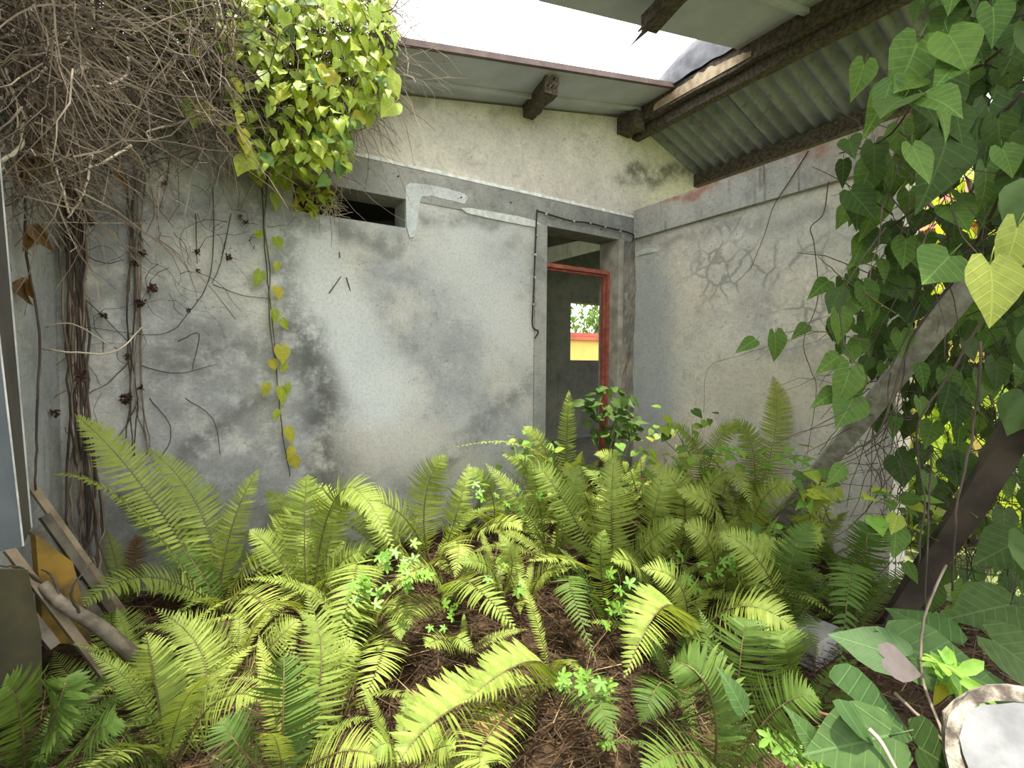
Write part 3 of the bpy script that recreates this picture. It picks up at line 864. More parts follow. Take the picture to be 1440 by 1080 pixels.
fern(800, 725, 'sword fern at the foot of the doorway with an upright frond', [
    ((797, 620, 3.2), (800, 548, 3.2), .07, D(n=36)), ((770, 640, 3.1), (735, 600, 3.1), .08)], 6, 0.5, seed=26)
fern(700, 760, 'sword fern near the wall between the tall rounded fern and the doorway', [((690, 690, 2.8), (650, 660, 2.8), .08)], 6, 0.5, seed=27)
fern(1150, 800, 'sword fern under the pale leaning post', [((1140, 720, 2.2), (1180, 690, 2.2), .09)], 6, 0.5, seed=28)
fern(930, 860, 'sword fern with feathery low fronds, right of the bare dark stalk', [((900, 800, 2.0), (860, 790, 1.9), .08)], 5, 0.45, seed=29)
fern(1040, 860, 'sword fern in half shade behind the umbrella shaped frond', [((1050, 790, 2.0), (1110, 760, 2.0), .1)], 6, 0.5, seed=30)
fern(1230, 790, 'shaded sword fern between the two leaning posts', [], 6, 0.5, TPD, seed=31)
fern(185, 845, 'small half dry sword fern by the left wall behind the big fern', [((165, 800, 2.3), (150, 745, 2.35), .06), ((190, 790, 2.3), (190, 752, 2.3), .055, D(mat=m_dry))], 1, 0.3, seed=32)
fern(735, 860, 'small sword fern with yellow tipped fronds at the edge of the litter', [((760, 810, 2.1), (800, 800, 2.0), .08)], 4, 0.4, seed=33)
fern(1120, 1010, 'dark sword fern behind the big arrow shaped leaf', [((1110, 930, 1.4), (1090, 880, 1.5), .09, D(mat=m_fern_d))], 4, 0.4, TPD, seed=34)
fern(380, 800, 'sword fern close to the grey wall behind the two bright left ferns', [((400, 730, 2.5), (370, 690, 2.55), .08)], 5, 0.5, seed=35)
fern(650, 745, 'narrow sword fern close against the grey wall base', [], 5, 0.45, seed=36)
fern(950, 990, 'drooping dark sword fern between the two foreground ferns', [((930, 960, 1.4), (900, 1020, 1.3), .08, D(mat=m_fern_d))], 4, 0.38, TPD, seed=37)

fern(700, 850, 'sword fern with thin fronds left of the dark hanging leaflets', [((690, 800, 2.1), (640, 790, 2.0), .07), ((720, 800, 2.1), (700, 750, 2.1), .07)], 3, 0.42, seed=41)
fern(905, 800, 'young upright sword fern directly right of the tall straight frond', [((920, 720, 2.4), (935, 660, 2.45), .08)], 5, 0.5, seed=42)
fern(1000, 850, 'sword fern overlapping the umbrella shaped frond from behind', [((1000, 770, 2.1), (960, 740, 2.1), .1), ((1040, 800, 2.0), (1080, 800, 1.9), .09)], 5, 0.5, seed=43)
fern(1090, 830, 'half shaded sword fern two plants left of the dark leaning post', [((1120, 760, 2.1), (1160, 760, 2.0), .1)], 6, 0.5, seed=44)
fern(840, 770, 'sword fern behind the upright middle fern', [((820, 690, 2.7), (790, 660, 2.7), .08)], 6, 0.5, seed=45)
fern(930, 750, 'pale sword fern half way between doorway and umbrella frond', [((950, 670, 2.9), (990, 640, 2.9), .08)], 6, 0.5, seed=46)
fern(1130, 750, 'sword fern beside the foot of the pale post', [((1150, 680, 2.5), (1190, 670, 2.4), .09)], 6, 0.5, seed=47)
fern(760, 745, 'sword fern left of the doorway foot', [((745, 670, 3.0), (705, 640, 2.95), .08)], 6, 0.5, seed=48)
fern(330, 960, 'sword fern spreading low between the big left fern and the bottom edge', [((300, 900, 1.7), (235, 870, 1.65), .09), ((380, 910, 1.7), (420, 870, 1.75), .08)], 3, 0.42, seed=49)
fern(480, 1010, 'sword fern with feathery fronds above the bottom edge, left of the litter', [((470, 950, 1.5), (500, 900, 1.55), .09), ((440, 1000, 1.4), (390, 980, 1.35), .08)], 3, 0.38, seed=50)

# ------------------------------------------------------------------ litter
m_straw = plain('dead_stalks', (0.10, 0.058, 0.03), (0.04, 0.022, 0.012), 5, 0.9, bump=0)
m_straw2 = plain('pale_dead_stalks', (0.34, 0.24, 0.14), (0.2, 0.13, 0.07), 5, 0.9, bump=0)
def straw(n, seed, r, l0, l1, hmax):
    rng = random.Random(seed)
    parts = []
    for _ in range(n):
        x = rng.uniform(XL + 0.08, XR - 0.08); y = rng.uniform(0.55, YB - 0.08)
        p = Vector((x, y, G(x, y) + rng.uniform(0.0, hmax)))
        a = rng.uniform(0, 6.28); l = rng.uniform(l0, l1)
        d = Vector((math.cos(a), math.sin(a), rng.uniform(-.25, .35)))
        m_ = p + d * (l / 2) + rvec(rng, l * 0.08)
        e = p + d * l + rvec(rng, l * 0.1)
        e.x = max(XL + .02, min(XR - .02, e.x)); e.y = min(YB - .02, e.y)
        e.z = max(e.z, G(e.x, e.y))
        parts.append(tube([p, m_, e], r, r * 0.6, 3))
    V, Fc = [], []
    for v, f in parts:
        o = len(V); V += v; Fc += [tuple(i + o for i in q) for q in f]
    return V, Fc
setp(obj('dead_stalk_litter', straw(5200, 21, 0.0022, 0.08, 0.32, 0.06), m_straw), 'brown mat of dead fern stalks on the ground', 'litter', kind='stuff')
setp(obj('pale_stalk_litter', straw(260, 22, 0.0018, 0.12, 0.4, 0.09), m_straw2), 'scattered pale dry stalks lying over the brown litter', 'litter', kind='stuff')
# ------------------------------------------------------------------ leaf templates (+Y tip, +Z face)
def heart_geo(w=0.46, lobe=0.14, fold=0.16, droop=0.18, pet=0.25):
    ys = [0.0, 0.14, 0.34, 0.56, 0.78, 1.0]
    ws = [0.62, 0.98, 1.0, 0.74, 0.36, 0.0]
    V = []
    for y, k in zip(ys, ws):
        z0 = -droop * y * y
        V += [Vector((-w * k, y - (lobe if y == 0 else 0), z0 + fold * k * w + 0.02 * math.sin(9 * y))), Vector((0, y, z0)), Vector((w * k, y - (lobe if y == 0 else 0), z0 + fold * k * w))]
    V += [Vector((-w * 0.28, -lobe * 1.25, 0.03)), Vector((w * 0.28, -lobe * 1.25, 0.03))]
    Fc = []
    for i in range(4):
        a = i * 3
        Fc += [(a, a + 1, a + 4, a + 3), (a + 1, a + 2, a + 5, a + 4)]
    Fc += [(12, 13, 16), (13, 14, 16), (0, 18, 1), (1, 19, 2)]
    n = len(V)
    if pet:   # leaf stalk
        pv, pf = tube([Vector((0, 0, 0)), Vector((0, -pet * 0.5, 0.05)), Vector((0, -pet, 0.12))], 0.012, 0.009, 3)
        V += pv; Fc += [tuple(i + n for i in q) for q in pf]
    return V, Fc
def palm_geo():
    """five lobed leaf with toothed edge"""
    pts = []
    lobes = [(-118, 0.55), (-58, 0.85), (0, 1.0), (58, 0.85), (118, 0.55)]
    for i, (a, r) in enumerate(lobes):
        for da, k in ((-22, 0.55), (-12, 0.82), (0, 1.0), (12, 0.82), (22, 0.55)):
            an = math.radians(90 - (a + da))
            pts.append(Vector((math.cos(an) * r * k, math.sin(an) * r * k, -0.10 * (r * k) ** 2 + (0.05 if da else 0.0))))
        if i < 4:
            an = math.radians(90 - (a + 30))
            pts.append(Vector((math.cos(an) * 0.26, math.sin(an) * 0.26, 0.0)))
    V = [Vector((0, 0, 0))] + pts
    Fc = [(0, i + 1, i) for i in range(1, len(pts))]
    n = len(V)
    pv, pf = tube([Vector((0, 0, 0)), Vector((0, -0.3, -0.05)), Vector((0, -0.6, -0.2))], 0.02, 0.015, 3)
    return V + pv, Fc + [tuple(i + n for i in q) for q in pf]
def arrow_geo():
    """large arrow shaped leaf with two long rounded lobes"""
    ys = [-0.30, -0.22, -0.05, 0.12, 0.35, 0.6, 0.82, 1.0]
    out = [0.16, 0.27, 0.36, 0.37, 0.31, 0.20, 0.09, 0.0]
    inn = [0.12, 0.07, 0.03, 0.0, 0.0, 0.0, 0.0, 0.0]
    V = []
    for y, o, i_ in zip(ys, out, inn):
        z = -0.12 * y * y
        V += [Vector((-o, y, z + 0.10 * o)), Vector((-i_, y, z)), Vector((i_, y, z)), Vector((o, y, z + 0.10 * o))]
    Fc = []
    for r in range(7):
        a = r * 4
        Fc += [(a, a + 1, a + 5, a + 4), (a + 2, a + 3, a + 7, a + 6)]
    return V, Fc
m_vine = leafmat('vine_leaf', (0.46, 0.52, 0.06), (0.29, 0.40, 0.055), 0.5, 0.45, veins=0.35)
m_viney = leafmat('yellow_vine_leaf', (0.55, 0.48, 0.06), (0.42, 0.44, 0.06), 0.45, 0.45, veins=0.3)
m_vined = leafmat('shaded_vine_leaf', (0.07, 0.115, 0.03), (0.04, 0.075, 0.022), 0.35, 0.5, spec=0.12, veins=0.4)  # darker vine green: the curtain's shade is put into the colour
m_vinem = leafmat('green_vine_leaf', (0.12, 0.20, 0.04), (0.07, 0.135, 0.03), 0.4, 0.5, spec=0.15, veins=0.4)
m_brown = leafmat('withered_leaf', (0.26, 0.15, 0.06), (0.16, 0.09, 0.045), 0.25, 0.75, (1, .8, .5))
m_maroon = leafmat('withered_cluster', (0.045, 0.02, 0.018), (0.07, 0.028, 0.022), 0.1, 0.8, (1, .6, .5))
m_olive = leafmat('olive_vine_leaf', (0.27, 0.31, 0.055), (0.22, 0.26, 0.05), 0.4, 0.5, spec=0.2, veins=0.35)
m_palm = leafmat('creeper_leaf', (0.24, 0.42, 0.06), (0.17, 0.34, 0.05), 0.4, 0.4)
LM = {}
def leafmesh(kind, mat):
    k = kind + mat.name
    if k not in LM:
        g = {'heart0': lambda: heart_geo(), 'heart1': lambda: heart_geo(0.36, 0.18, 0.3, 0.32), 'heart2': lambda: heart_geo(0.40, 0.10, 0.08, 0.05),
             'long': lambda: heart_geo(0.26, 0.04, 0.2, 0.3), 'palm': palm_geo, 'arrow': arrow_geo,
             'curl': lambda: heart_geo(0.3, 0.1, 0.9, 0.7, 0.2)}[kind]()
        LM[k] = mesh('leaf_' + k, g, mat, True)
    return LM[k]
def leaf(parent, p, size, tip, normal, mat, kind='heart0', name='leaf'):
    o = link(name, leafmesh(kind, mat), parent)
    o.matrix_basis = Matrix.Translation(Vector(p) - wloc(parent)) @ frame(tip, normal).to_4x4() @ Matrix.Diagonal((size, size, size, 1))
    return o
def leafstuff(items):
    """items: (p,size,tip,normal,kind) joined into one mesh"""
    V, Fc = [], []
    geo = {'heart0': heart_geo(), 'heart1': heart_geo(0.36, 0.18, 0.3, 0.32), 'heart2': heart_geo(0.4, 0.1, 0.08, 0.05), 'palm': palm_geo(), 'long': heart_geo(0.26, 0.04, 0.2, 0.3)}
    for p, s, tip, nm, kind in items:
        R_ = frame(tip, nm)
        v, f = geo[kind]
        o = len(V)
        V += [Vector(p) + R_ @ (q * s) for q in v]
        Fc += [tuple(i + o for i in q) for q in f]
    return V, Fc
def twigs(n, seed, where, length, r, bias=Vector((0, 0, 0)), curl=0.5, segs=5):
    rng = random.Random(seed)
    V, Fc = [], []
    for _ in range(n):
        p = where(rng)
        d = (rvec(rng) + bias)
        d = d.normalized() if d.length > 1e-3 else Vector((0, 0, -1))
        l = rng.uniform(*length)
        path = [p]
        for k in range(segs):
            d = (d + rvec(rng, curl) + Vector((0, 0, -0.08))).normalized()
            path.append(path[-1] + d * (l / segs))
        rr = r * rng.uniform(0.6, 1.5)
        v, f = tube(path, rr, rr * 0.5, 3)
        o = len(V); V += v; Fc += [tuple(i + o for i in q) for q in f]
    return V, Fc
m_twig = plain('dry_twig', (0.27, 0.215, 0.165), (0.13, 0.095, 0.07), 6, 0.9, bump=0)
m_twigd = plain('dark_twig', (0.10, 0.075, 0.058), (0.045, 0.034, 0.028), 6, 0.9, bump=0)
m_pale = plain('bleached_stem', (0.56, 0.49, 0.38), (0.36, 0.30, 0.22), 12, 0.85, bump=0.1)
m_green = plain('green_stem', (0.14, 0.13, 0.05), (0.09, 0.07, 0.035), 12, 0.7, bump=0)

# ------------------------------------------------------------------ left vine
LV = thing('climbing_vine', tuple(at(330, 100, 2.4)), 'huge tangle of dry climber with sunlit leaves hanging over the left wall corner', 'vine')
POLY = [(-60, -40), (560, -40), (552, 70), (520, 150), (480, 230), (400, 250), (260, 225), (140, 255), (90, 330), (-60, 330)]
def wh_mass(rng):
    while True:
        x, y = sample(rng, POLY)
        if rng.random() < 1.15 - max(0, y) / 260: break
    d = rng.uniform(1.95, 2.66) if x < 330 else rng.uniform(2.42, 2.72)
    if x < 110: d = rng.uniform(1.35, 1.95)
    p = at(x, y, d)
    p.x = max(p.x, XL + 0.03); p.y = min(p.y, YB - 0.04)
    return p
o = obj('dry_stem_tangle', twigs(2300, 31, wh_mass, (0.15, 0.55), 0.0022, Vector((0.25, 0, -0.25)), 0.42), m_twig, LV); o['kind'] = 'stuff'
o = obj('shaded_stem_tangle', twigs(1900, 32, lambda r: wh_mass(r) + Vector((0, 0.08, r.uniform(0, .15))), (0.15, 0.5), 0.0024, Vector((0, 0, -0.35)), 0.5), m_twigd, LV); o['kind'] = 'stuff'  # dark twig colour stands in for shade deep in the tangle
def wh_back(rng):
    x = rng.uniform(XL, 0.62)
    return Vector((x, rng.uniform(2.85, 3.3), rng.uniform(2.95, 3.6 if x < 0.05 else 3.35)))
o = obj('canopy_stems', twigs(1500, 35, wh_back, (0.2, 0.5), 0.0035, Vector((0, 0, -0.1)), 0.5), m_twigd, LV); o['kind'] = 'stuff'
# thin dead stems straying over the wall
def wh_wall(rng):
    x, y = sample(rng, [(90, 180), (390, 180), (390, 330), (250, 420), (90, 640)])
    return onY(x, y, YB - rng.uniform(0.01, 0.09))
o = obj('straying_stems', twigs(80, 33, wh_wall, (0.12, 0.5), 0.0014, Vector((0, 0.0, -0.4)), 0.6, 8), m_twigd, LV); o['kind'] = 'stuff'
def stem(par, pts, r0, r1, mat, depth=None, name='stem', wob=0.0, rng=None, n=6, sides=5):
    P = [at(*q) if depth is None else onY(q[0], q[1], depth) for q in pts]
    path = smoothpath(P, n)
    if wob: path = [q + rvec(rng, wob) for q in path]
    return obj(name, tube(path, r0, r1, sides), mat, par, True)
rng = random.Random(41)
# bundles of stems hanging against the wall
for k in range(22):
    x = 106 + rng.uniform(-16, 14)
    stem(LV, [(x + rng.uniform(-14, 14), 190 + rng.uniform(-20, 60), 2.2), (x + rng.uniform(-10, 10), 330, 2.2), (x + 4 + rng.uniform(-7, 7), 470, 2.2), (x + 9 + rng.uniform(-7, 7), 600, 2.2), (x + 14 + rng.uniform(-12, 16), 730, 2.18), (x + 20 + rng.uniform(-30, 30), 815, 2.12)], 0.006, 0.004, m_twigd if k % 3 else m_twig, wob=0.006, rng=rng)
for k in range(6):
    x = 186 + rng.uniform(-9, 11)
    stem(LV, [(x + rng.uniform(-12, 12), 240), (x + rng.uniform(-6, 6), 360), (x + rng.uniform(-5, 5), 450), (x + rng.uniform(-5, 8), 560), (x + 8 + rng.uniform(-14, 14), 640)], 0.0042, 0.0025, m_twigd if k % 2 else m_twig, YB - 0.03, wob=0.004, rng=rng)
stem(LV, [(62, 150, 1.82), (38, 270, 1.78), (38, 360, 1.78), (55, 470, 1.83), (52, 600, 1.83), (50, 690, 1.83)], 0.005, 0.004, m_twigd, wob=0.002, rng=rng)
# stems on the wall with side loops
for pts in ([(300, 250), (297, 380), (265, 440), (225, 470), (120, 460)], [(325, 300), (310, 370), (298, 398)], [(300, 400), (340, 415), (378, 420)],
            [(200, 515), (250, 525), (305, 512)], [(180, 510), (150, 540), (120, 555)], [(210, 560), (240, 600), (228, 640), (190, 660)],
            [(195, 560), (170, 610), (120, 660)], [(250, 480), (280, 470), (270, 520)], [(260, 560), (300, 590), (310, 640)], [(120, 360), (150, 370), (175, 365)],
            [(275, 300), (277, 370)], [(120, 420), (160, 460), (180, 480)]):
    stem(LV, pts, 0.0026, 0.0016, m_twigd, YB - 0.02, wob=0.002, rng=rng)
# bleached branches near the camera
for pts, r in (([(125, 90, 1.7), (95, 110, 1.65), (55, 130, 1.6), (32, 165, 1.55), (30, 205, 1.5), (0, 228, 1.45)], 0.009), ([(100, 145, 1.7), (68, 175, 1.68), (65, 210, 1.66), (80, 240, 1.64), (97, 300, 1.6)], 0.006),
               ([(185, 205, 1.9), (130, 235, 1.8), (42, 266, 1.7)], 0.005), ([(130, 215, 1.85), (118, 270, 1.8), (96, 307, 1.75)], 0.005), ([(60, 490, 1.9), (100, 495, 1.9), (160, 495, 1.95), (200, 460, 2.1)], 0.0045),
               ([(65, 460, 1.95), (100, 455, 1.95), (150, 482, 2.0)], 0.0035), ([(260, 170, 2.1), (235, 178, 2.1), (208, 185, 2.05), (210, 198, 2.05)], 0.005),
               ([(180, 80, 2.0), (178, 105, 2.0), (150, 120, 1.9), (110, 122, 1.8)], 0.006), ([(75, 20, 1.7), (72, 60, 1.7), (40, 70, 1.65)], 0.006),
               ([(0, 140, 1.5), (60, 100, 1.6), (110, 30, 1.7)], 0.005), ([(0, 60, 1.5), (40, 20, 1.55), (60, -20, 1.6)], 0.005), ([(130, 0, 1.9), (135, 60, 1.95), (115, 120, 1.9)], 0.0055),
               ([(60, 313, 1.8), (140, 313, 2.0), (215, 314, 2.2)], 0.0014), ([(0, 85, 1.5), (8, 100, 1.5), (22, 140, 1.5), (25, 180, 1.5)], 0.004)):
    stem(LV, pts, r, r * 0.6, m_pale, wob=0.002, rng=rng)
# green leaf hanger down the wall
gl = [(372, 150), (376, 240), (372, 320), (380, 380), (378, 440), (388, 520), (396, 600), (408, 670)]
GV = thing('hanging_vine', tuple(onY(372, 150, YB - 0.04)), 'single thin vine with small heart leaves hanging down the grey wall', 'vine')
stem(GV, gl, 0.004, 0.0025, m_green, YB - 0.03, wob=0.002, rng=rng)
stem(GV, [(366, 200), (370, 300), (374, 370), (383, 450), (390, 540)], 0.003, 0.002, m_twigd, YB - 0.02, wob=0.002, rng=rng)
for x, y, s in ((366, 383, 19), (388, 335, 15), (364, 325, 11), (389, 405, 15), (386, 437, 16), (397, 450, 14), (395, 488, 22), (383, 507, 13), (401, 512, 12), (376, 541, 16), (394, 547, 20), (404, 540, 12), (391, 578, 13), (404, 603, 20), (410, 630, 16), (412, 643, 16),
                (390, 370, 12), (352, 205, 22), (370, 215, 24), (360, 240, 20), (395, 245, 22), (408, 250, 20), (385, 275, 18), (430, 215, 22), (437, 218, 20)):
    p = onY(x, y, YB - 0.05 - rng.uniform(0, 0.03))
    leaf(GV, p, s * 1.15 * 2.65 / F_PX, Vector((rng.uniform(-.5, .5), -.3, -1)), Vector((rng.uniform(-.5, .5), -1, 0.3)), m_vine if rng.random() < .8 else m_viney, rng.choice(('heart0', 'heart1')))
# withered clusters
for i, (x, y, s) in enumerate(((215, 406, 14), (175, 561, 15), (198, 427, 12), (190, 370, 9), (200, 356, 10), (145, 444, 9), (125, 310, 12), (278, 354, 8), (322, 362, 10), (278, 381, 7), (180, 502, 9), (112, 528, 14), (78, 580, 11), (197, 545, 8), (265, 437, 6), (230, 258, 8), (338, 305, 8), (345, 312, 8), (148, 230, 9))):
    p = onY(x, y, YB - 0.045)
    if x < 130: p = at(x, y, 2.1)
    parts = []
    for k in range(22):
        parts.append((p + rvec(rng, s * 0.34 * 2.6 / F_PX), s * 0.36 * 2.6 / F_PX, rvec(rng), rvec(rng) + Vector((0, -1, 0)), 'heart1'))
    obj('withered_cluster', leafstuff(parts), m_maroon, LV)
for x, y, s in ((42, 225, 26), (52, 320, 24), (35, 397, 20), (165, 240, 14), (60, 215, 18)):
    p = at(x, y, 1.75)
    for k in range(3):
        leaf(LV, p + rvec(rng, 0.012), s * 1.4 * 1.75 / F_PX, Vector((rng.uniform(-.4, .4), 0, -1)), rvec(rng) + Vector((0, -1, 0)), m_brown, 'curl')
# sunlit leaves: the largest as leaves of their own, the rest joined
LP = [[(340, -30), (552, -30), (550, 60), (555, 120), (520, 170), (470, 150), (400, 120), (350, 90)],
      [(240, -30), (360, -30), (360, 70), (300, 90), (240, 60)], [(330, 60), (470, 90), (500, 200), (440, 240), (380, 260), (330, 200), (310, 120)],
      [(430, 160), (500, 150), (495, 230), (460, 260), (420, 240)], [(140, -30), (240, -30), (230, 70), (150, 40)]]
wts = [190, 50, 62, 22, 14]
rng = random.Random(77)
extra = []
for P_, n_ in zip(LP, wts):
    for k in range(int(n_ * 4)):
        x, y = sample(rng, P_)
        d = rng.uniform(2.25, 2.62)
        p = at(x, y, d); p.y = min(p.y, YB - 0.06)
        s = rng.uniform(0.045, 0.088)
        tip = Vector((rng.uniform(-.6, .6), -0.35 + rng.uniform(-.4, .3), -1 + rng.uniform(-.2, .7)))
        nm = Vector((rng.uniform(-.6, .6), -0.8, 0.7 + rng.uniform(-.4, .5)))
        if k < n_ * 0.88:
            r_ = rng.random()
            m_ = m_viney if r_ < 0.13 else (m_vinem if r_ > 0.86 or (P_ is LP[3]) else m_vine)
            leaf(LV, p, s * 1.15, tip, nm, m_, rng.choice(('heart0', 'heart1', 'heart1', 'heart2', 'long')))
        else:
            extra.append((p + Vector((0, rng.uniform(-.08, .1), 0.02)), s * 0.85, tip, nm, rng.choice(('heart0', 'heart1', 'long'))))
# canopy carried on out of frame, added to shade the left wall
for k in range(420):
    p = Vector((rng.uniform(XL - 0.15, 0.05), rng.uniform(2.45, YB + 0.4), rng.uniform(3.2, 3.75)))
    extra.append((p, rng.uniform(0.05, 0.1), Vector((rng.uniform(-.6, .6), -.3, -.6)), Vector((rng.uniform(-.6, .6), -.5, 1)), rng.choice(('heart0', 'heart1'))))
for k in range(520):      # added out of view: climber leaves that shade the lower left
    p = Vector((rng.uniform(XL - 0.2, -0.16), rng.uniform(0.5, 2.3), rng.uniform(3.0, 3.5)))
    extra.append((p, rng.uniform(0.07, 0.12), Vector((rng.uniform(-.6, .6), -.3, -.6)), Vector((rng.uniform(-.6, .6), -.5, 1)), rng.choice(('heart0', 'heart1'))))
o = obj('small_leaves', leafstuff(extra), m_vine, LV, True); o['kind'] = 'stuff'
for x, y, s, m_ in ((275, 146, 30, m_vine), (318, 37, 34, m_viney), (296, 58, 22, m_vine), (460, 97, 24, m_viney), (555, 145, 26, m_vine), (285, 148, 20, m_viney), (190, 65, 14, m_vine), (350, 222, 26, m_vine), (545, 105, 26, m_vine), (505, 12, 26, m_vine), (480, 10, 24, m_vine)):
    leaf(LV, at(x, y, 2.3), s * 1.3 * 2.3 / F_PX, Vector((rng.uniform(-.6, .6), -.2, -.6)), Vector((rng.uniform(-.3, .3), -1, 0.6)), m_, 'heart0')
# bare twig against the sky
stem(LV, [(560, 0, 2.3), (552, 12, 2.3), (538, 17, 2.3), (520, 12, 2.3), (508, 0, 2.3)], 0.003, 0.003, m_twigd, rng=rng)
o = obj('seed_heads', twigs(60, 51, lambda r: at(r.uniform(530, 560), r.uniform(30, 75), 2.3), (0.03, 0.08), 0.002, Vector((0, 0, -.4)), 0.8), m_twigd, LV); o['kind'] = 'stuff'

# weeds in the slot window
WP = thing('window_weed', tuple(onY(430, 300, YB + 0.06)), 'yellow green weed growing in the left end of the slot window', 'plant')
for k in range(80):
    x = rng.uniform(415, 466); y = rng.uniform(262, 304)
    if y > 299 + (x - 412) * 0.14: continue
    leaf(WP, onY(x, y, YB + rng.uniform(-0.05, 0.1)), rng.uniform(0.04, 0.07), Vector((rng.uniform(-1, 1), -.5, rng.uniform(-1, .6))), Vector((rng.uniform(-.4, .4), -1, .8)), m_viney if rng.random() < .45 else m_vine, 'long')
o = obj('dry_grass', twigs(60, 52, lambda r: onY(r.uniform(450, 472), r.uniform(280, 304), YB + r.uniform(-.02, .08)), (0.05, 0.12), 0.0015, Vector((.6, -.5, -.3)), 0.3), m_pale, WP); o['kind'] = 'stuff'
# climber foliage on the wall between vine and gable (dark side)
# ------------------------------------------------------------------ right side: leaning posts and vine
rng = random.Random(91)
m_postp = plain('grey_weathered_post', (0.36, 0.34, 0.30), (0.21, 0.19, 0.16), 7, 0.9, 0, 0.5, stretch=(4, 4, 4))
m_postd = plain('dark_brown_post', (0.085, 0.065, 0.05), (0.045, 0.035, 0.028), 7, 0.85, 0, 0.5)  # dark brown timber colour, darker than the pale post
a = at(1085, 748, 2.85); b = at(1385, 372, 1.55)
ps = thing('leaning_post', tuple(a), 'pale grey timber post leaning diagonally under the right vine', 'post')
obj('timber', beam(a, b, 0.075, 0.05, up=Vector((-0.8, -0.6, 0.35)), rough=0.004, seg=10, rng=rng), m_postp, ps)
a = onG(1235, 900); b = at(1480, 530, 1.5)
ps = thing('leaning_post', tuple(a), 'dark brown timber post leaning right in the lower right', 'post')
obj('timber', beam(a - Vector((0, 0, .03)), b, 0.075, 0.06, up=Vector((-0.8, -0.6, 0.35)), rough=0.004, seg=10, rng=rng), m_postd, ps)

RV = thing('climbing_vine', tuple(at(1400, 300, 1.6)), 'dense dark green vine curtain hanging along the right side', 'vine')
RP = [([(1300, -40), (1480, -60), (1480, 330), (1370, 330), (1290, 250), (1240, 140), (1270, 60)], 1.25, 1.8, 90, 0.08, 0.135),
      ([(1180, 190), (1290, 150), (1330, 260), (1300, 380), (1200, 330)], 1.6, 2.0, 26, 0.08, 0.13),
      ([(1180, 390), (1300, 330), (1480, 330), (1480, 430), (1360, 480), (1280, 600), (1200, 590), (1160, 500)], 1.75, 2.2, 105, 0.07, 0.12),
      ([(1290, 560), (1480, 440), (1480, 900), (1330, 880), (1270, 800), (1240, 690)], 1.75, 2.3, 72, 0.08, 0.13)]
for P_, d0, d1, n_, s0, s1 in RP:
    for k in range(n_):
        x, y = sample(rng, P_)
        p = at(x, y, rng.uniform(d0, d1))
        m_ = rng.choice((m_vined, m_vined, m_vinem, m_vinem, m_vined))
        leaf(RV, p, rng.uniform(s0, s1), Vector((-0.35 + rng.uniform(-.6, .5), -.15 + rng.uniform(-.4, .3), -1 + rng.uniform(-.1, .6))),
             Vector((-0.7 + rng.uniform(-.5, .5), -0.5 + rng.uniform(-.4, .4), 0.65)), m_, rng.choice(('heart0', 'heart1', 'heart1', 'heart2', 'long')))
ex = []
for k in range(520):
    P_, d0, d1, n_, s0, s1 = RP[rng.choice((0, 0, 2, 2, 3))]
    x, y = sample(rng, P_)
    ex.append((at(x + rng.uniform(20, 90), y + rng.uniform(-30, 10), d1 + rng.uniform(-0.1, 0.35)), rng.uniform(0.07, 0.13), Vector((rng.uniform(-.8, .5), rng.uniform(-.5, .3), -1)), Vector((-.6 + rng.uniform(-.6, .6), -.5, .6)), rng.choice(('heart0', 'heart1', 'long'))))
for k in range(260):      # the curtain goes on past the frame
    x, y = rng.uniform(1440, 1750), rng.uniform(-250, 800)
    ex.append((at(x, y, rng.uniform(1.1, 1.9)), rng.uniform(0.08, 0.15), Vector((rng.uniform(-.8, .5), rng.uniform(-.5, .3), -1)), Vector((-.6 + rng.uniform(-.6, .6), -.5, .6)), 'heart0'))
o = obj('small_leaves', leafstuff(ex), m_vined, RV, True); o['kind'] = 'stuff'
